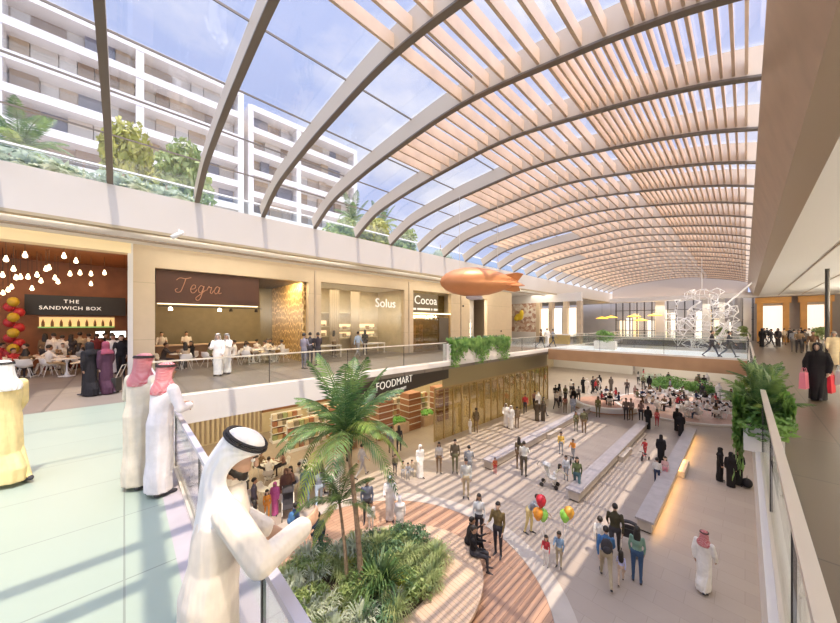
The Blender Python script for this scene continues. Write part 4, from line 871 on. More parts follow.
def body_mesh(pose, fem=False, child=False, long=True, vox=.022, fingers=False):
    key = ('b', pose, fem, child, long, vox)
    if key in CACHE: return CACHE[key]
    J = skeleton(pose, fem, child); mb = MB(); seg = []; P, up = J['P'], J['up']; fw = Vector((0, up.z, -up.y))
    prof = [(-.11, .10, .09), (-.06, .158, .118), (0, .168, .122), (.10, .142, .102), (.17, .138, .10), (.28, .16, .116), (.38, .172, .112), (.45, .150, .09), (.50, .085, .066), (.53, .06, .06)] if not fem else \
           [(-.11, .10, .09), (-.06, .165, .12), (0, .172, .125), (.10, .13, .10), (.17, .122, .092), (.28, .145, .125), (.36, .15, .118), (.44, .130, .085), (.50, .075, .06), (.53, .05, .052)]
    mb.loft([[P + up * z + Vector((a * math.cos(2 * PI * j / 18), 0, 0)) + fw * (b * math.sin(2 * PI * j / 18)) for j in range(18)] for z, a, b in prof])
    seg += [(P + up * -.06, P + up * .06, .15, 2), (P + up * .1, P + up * .44, .15, 1), (P + up * .47, J['neck'] + up * .0, .07, 1)]
    def cap(a, b, ra, rb, tag_): mb.capsule(a, b, ra, rb); seg.append((a, b, (ra + rb) / 2, tag_))
    hs = 1.32 if child else 1.0; M = headM(J, hs)
    cap(J['neck'] - up * .02, J['head'] - Vector((0, .015, .07)), .056 if not fem else .048, .05 if not fem else .044, 0)
    T = lambda *p: M @ Vector(p)
    R3 = M.to_3x3()
    for c, r in (((0, -.008, .022), (.076, .096, .100)), ((0, .022, -.05), (.057, .066, .068)), ((0, .05, -.088), (.030, .034, .026)), ((-.078, -.008, -.005), (.011, .022, .032)), ((.078, -.008, -.005), (.011, .022, .032)), ((0, .070, .035), (.055, .022, .016)), ((0, .084, -.052), (.026, .012, .012))):
        mb.ell(T(*c), r, 14, 9, 0, R3)
    mb.capsule(T(0, .088, .022), T(0, .107, -.018), .009 * hs, .015 * hs)
    seg += [(T(0, 0, .05), T(0, .02, -.06), .09 * hs, 0)]
    for i, s in enumerate((-1, 1)):
        cap(J['sh', i], J['el', i], .052 if not fem else .044, .041 if not fem else .035, 1); cap(J['el', i], J['wr', i] - J['fd', i] * .02, .043 if not fem else .036, .029, 1 if long else 0)
        h = J['fd', i]; n = Vector((s, 0, 0)); n = (n - h * n.dot(h)).normalized(); sd = h.cross(n) * s     # sd: towards the thumb
        if sd.y < 0 and abs(h.z) > .5: sd = -sd
        W = J['wr', i]
        mb.loft([[W + h * t + sd * (a * math.cos(2 * PI * j / 10)) + n * (b * math.sin(2 * PI * j / 10)) for j in range(10)] for t, a, b in ((-.02, .026, .02), (.01, .032, .018), (.05, .042, .017), (.085, .042, .015), (.10, .036, .012))])
        seg.append((W, W + h * .16, .035, 0))
        fr = .0088 if fingers else .011
        for k, l in enumerate((.068, .08, .075, .058)):
            o = W + h * .088 + sd * (.031 - .0205 * k); k1 = (h - n * .30).normalized(); k2 = (h - n * .95).normalized()
            mb.capsule(o - h * .02, o + k1 * l * .55, fr * 1.05, fr); mb.capsule(o + k1 * l * .55, o + k1 * l * .55 + k2 * l * .5, fr, fr * .85)
        o = W + h * .03 + sd * .034; mb.capsule(o, o + (h * .6 + sd * .75).normalized() * .04, fr * 1.3, fr * 1.1); mb.capsule(o + (h * .6 + sd * .75).normalized() * .04, o + (h * .6 + sd * .75).normalized() * .04 + (h * .95 + sd * .25 - n * .3).normalized() * .032, fr * 1.1, fr * .9)
        cap(J['hip', i], J['knee', i], .088, .058, 2); cap(J['knee', i], J['ankle', i], .058, .038, 2)
        A, t = J['ankle', i], J['toe', i]; d = (t - A); m = A + d * .35 - Vector((0, 0, .012))
        mb.capsule(A + Vector((0, -.035, -.04)), A + d * .55 + Vector((0, 0, -.008)), .038, .036); mb.capsule(A + d * .5 + Vector((0, 0, -.012)), t, .036, .026); seg.append((A + Vector((0, -.035, -.04)), t, .04, 3))
    me = remeshed(mb, vox)
    n = len(me.polygons); c = np.empty(n * 3); me.polygons.foreach_get('center', c); c = c.reshape(n, 3); best = np.full(n, 9.); idx = np.zeros(n, int)
    for a, b, r, tg in seg:
        a = np.array(a); b = np.array(b); d = b - a; t = np.clip(((c - a) @ d) / max(d @ d, 1e-9), 0, 1); dist = np.linalg.norm(c - a - t[:, None] * d, axis=1) - r
        m = dist < best; best[m] = dist[m]; idx[m] = tg
    for _ in range(4): me.materials.append(M_skin)
    me.polygons.foreach_set('material_index', idx.astype(np.int32)); me.polygons.foreach_set('use_smooth', [True] * n); me.name = 'body'
    CACHE[key] = me; return me
def ringfold(rings_def, n=40, folds=9, amp=.0, seed=0, flat=1.):
    rnd = random.Random(seed); ph = rnd.uniform(0, 6); out = []
    zt, zb = rings_def[0][0], rings_def[-1][0]
    for z, cx, cy, a, b in rings_def:
        k = (zt - z) / (zt - zb); ring = []
        for j in range(n):
            t = 2 * PI * j / n; f = 1 + amp * k * (math.sin(folds * t + ph) * .6 + math.sin((folds * 2 - 5) * t + 2 * ph) * .4)
            ring.append(Vector((cx + a * f * math.cos(t), cy + b * f * math.sin(t), z)))
        out.append(ring)
    return out
def robe_mesh(pose, fem=False, wide=1., vox=.022, sleeve=1., hem=.05, amp=.06):
    key = ('r', pose, fem, wide, vox, sleeve, hem)
    if key in CACHE: return CACHE[key]
    J = skeleton(pose, fem); P, up = J['P'], J['up']; mb = MB()
    ay = [(J['ankle', 0].y, J['knee', 0].y), (J['ankle', 1].y, J['knee', 1].y)]
    A0, A1 = min(ay[0][0], ay[1][0]), max(ay[0][0], ay[1][0]); K0, K1 = min(ay[0][1], ay[1][1]), max(ay[0][1], ay[1][1])
    nk = J['neck']; pk = lambda t: P + up * t; D = []
    for t, a, b in ((.535, .068, .07), (.50, .11, .085), (.47, .158, .09), (.38, .182, .124), (.28, .172, .128), (.15, .158, .118), (0, .178, .134)):
        c = pk(t); D.append((c.z, c.x, c.y, a * (1 if t > .3 else wide), b * (1 if t > .3 else wide)))
    kz = (J['knee', 0].z + J['knee', 1].z) / 2
    D.append((kz + .15, 0, (K0 + K1) / 2 * .7, .172 * wide, (.125 + (K1 - K0) * .3) * wide)); D.append((kz - .05, 0, (K0 + K1) / 2, .168 * wide, (.122 + (K1 - K0) * .38) * wide))
    D.append((.25, 0, (A0 + A1) / 2, .166 * wide, (.122 + (A1 - A0) * .3) * wide)); D.append((hem, 0, (A0 + A1) / 2 + .01, .17 * wide, (.126 + (A1 - A0) * .3) * wide))
    mb.loft(ringfold(D, 48, 9, amp, sum(map(ord, pose)) % 7))
    for i in (0, 1):
        w = .008 + .010 * sleeve
        mb.capsule(J['sh', i], J['el', i], .064 + w * .3, .054 + w * sleeve * .5); mb.capsule(J['el', i], J['wr', i] - J['fd', i] * .01, .052 + w * sleeve * .5, .036 + .018 * sleeve)
    me = remeshed(mb, vox, 2); me.materials.append(M_skin); me.name = 'robe'; CACHE[key] = me; return me
def solid(mb, th, name, smooth=True, sub=0):
    me = bpy.data.meshes.new(name); me.from_pydata(mb.v, [], mb.f); o = bpy.data.objects.new('tmp', me); COL.objects.link(o)
    m = o.modifiers.new('s', 'SOLIDIFY'); m.thickness = th; m.offset = 1
    if sub: s = o.modifiers.new('u', 'SUBSURF'); s.levels = sub; s.render_levels = sub
    dg = bpy.context.evaluated_depsgraph_get(); dg.update(); r = bpy.data.meshes.new_from_object(o.evaluated_get(dg)); bpy.data.objects.remove(o); bpy.data.meshes.remove(me)
    r.polygons.foreach_set('use_smooth', [True] * len(r.polygons)); r.materials.append(M_skin); r.name = name; return r
def scarf_mesh(kind, pose, fem, child=False, sub=1):
    key = (kind, pose, fem, child, sub)
    if key in CACHE: return CACHE[key]
    J = skeleton(pose, fem, child); M = headM(J); N = 29; mb = MB(); base = J['head']
    if kind == 'ghutra': rows = [(.138, .0005, .0005, 180), (.136, .02, .022, 180), (.130, .05, .058, 180), (.108, .083, .098, 180), (.07, .094, .112, 180), (.052, .096, .115, 178), (.03, .099, .117, 112), (-.02, .101, .120, 98), (-.08, .106, .125, 94), (-.14, .125, .132, 104), (-.19, .165, .145, 112)] + ([(-.26, .195, .165, 92), (-.35, .18, .18, 70), (-.42, .16, .185, 52)] if pose == 'hero' else [(-.24, .175, .15, 95), (-.29, .15, .155, 62)])
    else: rows = [(.136, .0005, .0005, 180), (.134, .02, .022, 180), (.128, .05, .058, 180), (.106, .082, .097, 180), (.06, .093, .112, 180), (.045, .094, .113, 152), (0, .096, .115, 142), (-.05, .096, .112, 142), (-.095, .09, .108, 155), (-.115, .09, .105, 180), (-.16, .13, .115, 180), (-.22, .19, .14, 180), (-.29, .20, .155, 180)]
    for ri, (z, a, b, ph) in enumerate(rows):
        hf = max(0., min(1., (z + .22) / .12))               # follows the head above, the body below
        for j in range(N):
            t = -ph + 2 * ph * j / (N - 1); t = R(t); w = 1 + (.035 * math.sin(j * 1.7) * min(1, ri / 8) if ri > 4 else 0)
            l = Vector((a * w * math.sin(t), -b * w * math.cos(t) - .004, z)); p = (M @ l) * hf + (base + Vector((0, -.02, 0)) + l) * (1 - hf)
            mb.v.append(tuple(p))
    for i in range(len(rows) - 1):
        for j in range(N - 1): mb.f.append((i * N + j, i * N + j + 1, (i + 1) * N + j + 1, (i + 1) * N + j)); mb.m.append(0)
    me = solid(mb, .008, 'head_scarf', sub=sub); CACHE[key] = me; return me
def agal_mesh(pose, fem=False):
    key = ('agal', pose)
    if key in CACHE: return CACHE[key]
    M = headM(skeleton(pose)); mb = MB()
    for z, k in ((.080, 1.), (.098, .95)):
        mb.tube([M @ Vector((.099 * k * math.cos(t), .116 * k * math.sin(t) - .004, z - .006 * math.sin(t))) for t in np.linspace(0, 2 * PI, 33)], .0085, 8)
    me = mb.mesh('head_cord', M_black, True); CACHE[key] = me; return me
def hair_mesh(style, pose, fem, child):
    key = ('h', style, pose, fem, child)
    if key in CACHE: return CACHE[key]
    M = headM(skeleton(pose, fem, child), 1.32 if child else 1.); mb = MB(); k, n = 14, 20
    for i in range(k + 1):
        q = -PI / 2 + PI * i / k; q *= .985 if i in (0, k) else 1
        for j in range(n):
            t = 2 * PI * j / n; p = Vector((.086 * math.cos(q) * math.cos(t), .104 * math.cos(q) * math.sin(t) - .016, .104 * math.sin(q) + .034))
            if p.y > .0 and p.z < .055: p = Vector((p.x * .78, min(p.y, .02), p.z))
            if p.z < -.03 and style == 'short': p = p * .72 + Vector((0, -.012, 0))
            mb.v.append(tuple(M @ p))
    for i in range(k):
        for j in range(n): mb.f.append((i * n + j, i * n + (j + 1) % n, (i + 1) * n + (j + 1) % n, (i + 1) * n + j)); mb.m.append(0)
    if style == 'long':
        mb.loft([[M @ Vector((a * math.cos(2 * PI * j / 14), y + b * math.sin(2 * PI * j / 14), z)) for j in range(14)] for z, y, a, b in ((.04, -.04, .085, .075), (-.06, -.05, .09, .06), (-.16, -.075, .10, .045), (-.26, -.095, .085, .03), (-.32, -.10, .05, .015))])
    me = mb.mesh('hair', M_black, True); CACHE[key] = me; return me
CL = {}
def cloth(c):
    c = tuple(c)
    if c not in CL:
        m = CL[c] = mat('cloth_%d' % len(CL), c, .8, 0, .08, 9, spec=.2); nt = m.node_tree; L = nt.links.new      # soft vertical creases
        tc = nt.nodes.new('ShaderNodeTexCoord'); mp = nt.nodes.new('ShaderNodeMapping'); mp.inputs['Scale'].default_value = (13, 13, 2.2); n = nt.nodes.new('ShaderNodeTexNoise'); n.inputs['Scale'].default_value = 1; n.inputs['Detail'].default_value = 2
        bp = nt.nodes.new('ShaderNodeBump'); bp.inputs['Strength'].default_value = .55; bp.inputs['Distance'].default_value = .04
        L(tc.outputs['Object'], mp.inputs[0]); L(mp.outputs[0], n.inputs['Vector']); L(n.outputs['Fac'], bp.inputs['Height']); L(bp.outputs[0], nt.nodes['Principled BSDF'].inputs['Normal'])
    return CL[c]
WH = (.80, .76, .71); BK = (.018, .016, .018); GY = (.30, .31, .33); NV = (.035, .05, .10); BR = (.20, .13, .075); KH = (.45, .37, .25); BL = (.08, .19, .38); JN = (.05, .09, .17); RD = (.50, .05, .06); PK = (.70, .28, .34)
OL = (.16, .15, .08); OR = (.75, .30, .06); YE = (.80, .52, .12); GN = (.12, .28, .17); CRM = (.74, .62, .40); LB = (.45, .55, .66); TN = (.52, .42, .31); DK = (.06, .055, .06); PU = (.16, .05, .12)
def redcheck():
    m, nt, b = nodes('red_check'); L = nt.links.new
    tc = nt.nodes.new('ShaderNodeTexCoord'); ck = nt.nodes.new('ShaderNodeTexChecker'); ck.inputs['Scale'].default_value = 55; ck.inputs['Color1'].default_value = (.42, .035, .05, 1); ck.inputs['Color2'].default_value = (.62, .36, .36, 1)
    L(tc.outputs['Object'], ck.inputs['Vector']); L(ck.outputs['Color'], b.inputs['Base Color']); b.inputs['Roughness'].default_value = .85
    return m
M_check = redcheck(); M_agal = mat('black_cord', (.02, .015, .015), .7)
SKINS = [mat('skin_a', (.50, .30, .20), .5), mat('skin_b', (.36, .20, .12), .5), mat('skin_c', (.60, .40, .29), .5)]
M_hair = mat('dark_hair', (.02, .014, .01), .5)
def heading(loc, h):          # h: 0 away from the eye, 90 to the right of it, 180 towards it, 270 to its left
    v = Vector((loc[0], loc[1])).normalized(); r = Vector((v.y, -v.x)); a = R(h); d = v * math.cos(a) + r * math.sin(a)
    return math.atan2(d.y, d.x) - PI / 2
def place(me, name, parent, mats):
    o = link(name, me, parent)
    for i, m in enumerate(mats):
        o.material_slots[i].link = 'OBJECT'; o.material_slots[i].material = m
    return o
def person(label, loc, h, kind='man', pose='stand', top=GY, bot=DK, shoe=DK, H=1.74, group=None, vox=.024, scarf=None, hair='short', abs_h=None, long=True, skin=None, wide=None, face=False, sub=1, sleeve=1.):
    t = thing('person', label, 'person', loc, heading(loc, h) if abs_h is None else abs_h, group); t.scale = (H / 1.745,) * 3
    if kind in ('thobe', 'abaya', 'robe_woman') and pose in ('walk', 'walk2', 'stride'): pose = 'pace'
    fem = kind in ('woman', 'abaya', 'girl', 'robe_woman'); child = kind in ('boy', 'girl', 'kid')
    sk = SKINS[skin if skin is not None else sum(map(ord, label)) % 3]
    robe = kind in ('thobe', 'abaya', 'robe_woman')
    place(body_mesh(pose, fem, child, long, vox, vox < .01), 'body', t, [sk, cloth(top), cloth(top if robe else bot), cloth(shoe)])
    if robe:
        w_ = wide or (1.0 if kind == 'thobe' else 1.0)
        place(robe_mesh(pose, fem, w_, vox, sleeve if kind == 'thobe' else 1.1, .06 if kind == 'thobe' else .02), 'thobe' if kind == 'thobe' else 'robe', t, [cloth(top)])
        if kind == 'thobe' and scarf != 'none':
            place(scarf_mesh('ghutra', pose, False, False, sub), 'head_scarf', t, [M_check if scarf == 'red' else cloth((.82, .79, .75))])
            place(agal_mesh(pose), 'head_cord', t, [M_agal])
        elif kind != 'thobe': place(scarf_mesh('hijab', pose, True, False, 1), 'head_scarf', t, [cloth(scarf or top)])
    elif scarf: place(scarf_mesh('hijab', pose, fem, child, 1), 'head_scarf', t, [cloth(scarf)])
    else: place(hair_mesh(hair, pose, fem, child), 'hair', t, [M_hair])
    if kind == 'thobe' and scarf == 'none': place(hair_mesh('short', pose, False, False), 'hair', t, [M_hair])
    if face:
        M = headM(skeleton(pose, fem, child)); 
        b = MB()
        for i in range(9):
            q = R(-100 + i * 25); b.ell(M @ Vector((.057 * math.sin(q), .020 + .064 * math.cos(q), -.072 - .012 * math.cos(q))), (.013, .013, .026 + .008 * math.cos(q)), 8, 6)
        b.ell(M @ Vector((0, .084, -.098)), (.028, .018, .022)); b.ell(M @ Vector((0, .100, -.036)), (.026, .007, .006))
        me = remeshed(b, .008, 3); me.materials.append(M_hair); me.polygons.foreach_set('use_smooth', [True] * len(me.polygons)); link('beard', me, t)
        for s in (-1, 1):
            e = MB(); e.ell(M @ Vector((s * .032, .082, .014)), (.014, .012, .010), 10, 7); o = e.build('eye', mat('eye_white', (.8, .78, .75), .3), t, True)
            e = MB(); e.ell(M @ Vector((s * .032, .0915, .013)), (.0065, .004, .0065), 8, 6); e.build('iris', M_hair, o, True)
            e = MB(); e.tube([M @ Vector((s * .014, .094, .034)), M @ Vector((s * .034, .092, .040)), M @ Vector((s * .053, .078, .033))], [.004, .006, .003], 6); e.build('eyebrow', M_hair, t, True)
    return t
G = lambda u, v: at(u, v, 0.)
U = lambda u, v: at(u, v, F)
# the four robed men of the near gallery
person('largest figure, bearded man in cream thobe and white headscarf, hands joined over the railing', Vector((-1.86, .31, F)), 0, 'thobe', 'hero', top=(.74, .66, .57), H=1.67, vox=.0065, abs_h=R(-12), face=True, skin=0, sub=2, sleeve=1.3)
p = U(138, 487); person('man in beige robe and red checked headscarf, taller of the two at the railing', p, 20, 'thobe', 'rail', top=(.62, .55, .44), H=1.80, vox=.012, scarf='red', abs_h=R(38), sub=2)
p = U(169, 491); p.y = .34; person('man in pale lilac white thobe and red checked headscarf resting his arm on the railing', p, 20, 'thobe', 'rail', top=(.76, .70, .69), H=1.70, vox=.012, scarf='red', abs_h=R(25), sub=2)
person('man in cream yellow robe and white headscarf walking on pale green marble at picture edge', U(4, 485), 330, 'thobe', 'walk', top=(.78, .62, .30), H=1.72, vox=.014, sub=2)
# shop gallery
person('woman in black abaya walking beside a companion toward the orange restaurant', U(90, 396), 330, 'abaya', 'walk', top=BK, H=1.66)
person('woman in dark plum abaya and headscarf pulling a small case before the orange restaurant', U(106, 394), 335, 'abaya', 'walk2', top=(.07, .03, .05), scarf=(.22, .05, .08), H=1.66)
p = U(115, 393); t = thing('trolley_case', 'small black wheeled case pulled by the woman in plum', 'suitcase', p, heading(p, 300)); MB().box(-.15, .15, -.1, .1, .06, .5).build('shell', M_dark, t); MB().tube([(-.1, -.08, .5), (-.1, -.25, .9), (.1, -.25, .9), (.1, -.08, .5)], .01, 6).build('handle', M_steel, t)
for s in (-.12, .12): MB().tube([(s - .02, 0, .05), (s + .02, 0, .05)], .05, 10).build('wheel', M_black, t)
person('man in white thobe standing at the restaurant entrance next to the white reveal', U(113, 374), 200, 'thobe', 'stand', top=WH, scarf='none')
person('person in black with white front standing against the restaurant reveal', U(121, 377), 190, 'man', 'stand1', top=BK, bot=BK)
person('man in white thobe and headscarf before the brown cafe, nearer the orange restaurant', U(218, 376), 195, 'thobe', 'stand1', top=WH, H=1.78)
person('man in white thobe and headscarf before the brown cafe, nearer the gold lattice', U(227, 374), 215, 'thobe', 'talk', top=WH, H=1.76)
person('man in grey lilac suit standing in front of the gold lattice wall', U(304, 369), 40, 'man', 'stand1', top=(.25, .23, .27), bot=(.2, .19, .22))
person('dark suited man in the middle of the trio by the gold lattice', U(310, 366), 20, 'man', 'stand', top=DK, bot=DK)
person('dark suited man of the trio closest to the cream shop window', U(318, 366), 330, 'man', 'talk', top=(.05, .04, .045), bot=DK)
person('man in pale blue shirt walking past the cream shop window', U(358, 358), 40, 'man', 'walk', top=LB, bot=(.35, .33, .3))
person('dark haired woman looking at the lit shelves inside the cream shop', Vector((-18.7, onx(365, 330, -18.7).y, F)), 0, 'woman', 'stand', top=DK, bot=DK, hair='long')
person('woman in beige browsing near the first drape of the cream shop', Vector((-18.9, onx(334, 330, -18.9).y, F)), 30, 'woman', 'talk', top=TN, bot=BR, hair='long')
for i, (u, v, k, c, l) in enumerate(((547, 347, 'thobe', WH, 'person in white robe walking beyond the footbridge toward the mosaic wall'), (553, 347, 'man', GY, 'grey clad person beside the white robed one beyond the footbridge'), (541, 348, 'man', BR, 'brown clad person next to the mosaic wall beyond the footbridge'))):
    person(l, U(u, v), 20 + 40 * i, k, 'walk' if i else 'stand', top=c, bot=DK, scarf='none' if k == 'thobe' else None)
person('dark suited man striding across the footbridge ahead of another, nearer the sculpture', U(712, 357), 90, 'man', 'walk', top=DK, bot=DK, H=1.8)
person('dark suited man striding across the footbridge closest to the palm', U(729, 357.5), 90, 'man', 'walk', top=(.08, .08, .09), bot=(.1, .1, .1), H=1.75)
# the brown floor
w_ = U(826, 401); w_.x -= .15
person('woman in black abaya carrying pink and red shopping bags on the brown floor', w_, 190, 'abaya', 'carry', top=BK, H=1.70, vox=.016)
def bag(label, loc, c, hh=.46, wd=.36, h=100):
    t = thing('shopping_bag', label, 'bag', loc, heading(loc, h)); m = mat('bag%.2f%.2f' % (c[0], c[1]), c, .4)
    MB().loft([[Vector(p) for p in ((-wd / 2, -.07, 0), (wd / 2, -.07, 0), (wd / 2, .07, 0), (-wd / 2, .07, 0))], [Vector(p) for p in ((-wd / 2 - .01, -.05, hh), (wd / 2 + .01, -.05, hh), (wd / 2 + .01, .05, hh), (-wd / 2 - .01, .05, hh))]]).build('body', m, t)
    for y in (-.05, .05): MB().tube([(-.08, y, hh), (-.07, y * .5, hh + .14), (.07, y * .5, hh + .14), (.08, y, hh)], .006, 5).build('handle', m, t)
    MB().box(-.07, .07, -.075, -.06, .16, .28).build('pale_patch', M_white, t)
Wz = lambda dx, dz: Vector((w_.x + dx * RT.x, w_.y + dx * RT.y, F + dz))
bag('pink and silver shopping bag held away from the atrium railing by the woman in black'.replace('away from', 'toward'), Wz(-.40, .34), (.75, .22, .30)); bag('red shopping bag in the other hand of the woman in black', Wz(.36, .22), (.75, .03, .06), .5, .42)
bag('pale blue shopping bag at the picture edge beside the red one', Wz(.66, .45), (.55, .65, .72), .42, .34)
person('person in long cream robe and white headscarf behind the woman with shopping bags', U(834, 366), 180, 'thobe', 'walk', top=CRM, H=1.78)
GRP = [(762, 347, 'abaya', BK, BK, 20, 'stand'), (771, 347, 'man', DK, DK, 60, 'walk'), (778, 347, 'abaya', (.06, .05, .05), BK, 200, 'stand'), (784, 345, 'man', TN, BR, 0, 'walk'), (789.5, 343, 'man', DK, BK, 180, 'walk2'), (794, 352, 'man', GY, (.2, .18, .17), 0, 'stand'), (799, 353, 'man', BR, DK, 170, 'talk'), (805, 352, 'woman', (.12, .1, .09), DK, 10, 'stand'), (813, 357, 'man', (.14, .08, .05), KH, 190, 'walk'), (767, 342, 'man', DK, DK, 0, 'walk'), (774, 341, 'woman', BR, DK, 180, 'walk'), (801, 344, 'man', BK, DK, 0, 'stand'), (809, 346, 'thobe', WH, WH, 0, 'walk'), (796, 342, 'man', OL, DK, 180, 'stand'), (764, 344, 'man', DK, DK, 90, 'walk')]
GL = ['woman in black abaya nearest the atrium railing in the crowd by the orange portals', 'man in black walking second from the railing in the portal crowd', 'woman in black abaya third from the railing in the portal crowd', 'man in tan jacket and brown trousers walking in the portal crowd', 'small dark man walking toward the viewer between the orange portals', 'man in grey top at the front of the portal crowd', 'man in brown jacket talking at the front of the portal crowd', 'dark clad woman beside the talking man in brown jacket', 'man in dark brown jacket and khaki trousers in front of the slim post', 'dark man far back by the first orange portal', 'woman in brown far back before the first orange portal', 'dark man standing far back between the portals', 'figure in white robe far back near the second portal', 'man in olive jacket far back in the portal crowd', 'dark man far back beside the end of the roof beam']
for (u, v, k, a, b, h, ps), l in zip(GRP, GL): person(l, U(u, v), h, k, ps, top=a, bot=b, scarf='none' if k == 'thobe' else None)

# lower floor, individuals
person('man in white thobe and red headscarf walking alone across the bare stone floor', G(704, 590), 20, 'thobe', 'walk', top=WH, scarf='red', H=1.74, vox=.018)
person('woman with long dark hair in green jacket and blue jeans seen from behind', G(637, 582), 0, 'woman', 'stand', top=(.20, .32, .24), bot=JN, hair='long', H=1.68, vox=.018)
person('man in blue shirt and khaki trousers with a backpack seen from behind', G(606, 582), 355, 'man', 'walk', top=BL, bot=KH, H=1.74, vox=.018)
person('small girl in pale blue dress between the man in blue and woman in green', G(621, 583), 0, 'girl', 'walk2', top=(.55, .55, .8), bot=(.6, .45, .35), hair='long', H=.98, vox=.024)
person('tall man in dark olive suit walking ahead of the family', G(615, 556), 0, 'man', 'walk2', top=(.07, .06, .035), bot=DK, H=1.82, vox=.018)
person('boy in white shirt walking beside the tall dark suited man', G(600, 556), 0, 'boy', 'walk', top=WH, bot=GY, H=1.35)
person('girl in red top and white skirt holding balloons', G(546, 567), 190, 'girl', 'stand1', top=RD, bot=WH, hair='long', H=1.0, skin=0)
person('boy in blue checked shirt and khaki trousers holding balloons', G(559, 567), 190, 'boy', 'stand1', top=(.22, .32, .45), bot=KH, H=1.12)
person('woman in grey top and yellow trousers bending beside the balloons', G(529, 533), 110, 'woman', 'bend', top=GY, bot=(.7, .55, .25), H=1.66)
person('man in brown jacket and dark trousers standing at the timber deck edge', G(498, 556), 200, 'man', 'stand1', top=(.17, .12, .05), bot=DK, H=1.82, vox=.018)
person('woman in white top and black trousers standing near the seated pair', G(479, 541), 180, 'woman', 'stand', top=(.65, .65, .64), bot=DK, hair='long', H=1.70)
def seated(label, loc, h, **k): return person(label, Vector((loc[0], loc[1], k.pop('z', 0))), h, **k)
def rimseat(label, u, v, h, **k):
    p = G(u, v); q = heading(p, h); d = Vector((-math.sin(q), math.cos(q), 0)); return person(label, p - d * .47 + Vector((0, 0, .03)), h, **k)
rimseat('man in black suit sitting on the bench rim with feet on the deck', 488, 572, 95, kind='man', pose='sit', top=BK, bot=DK, H=1.78)
rimseat('man in black suit sitting on the bench rim behind the other', 482, 557, 80, kind='man', pose='sit2', top=(.03, .025, .025), bot=BK, H=1.75)
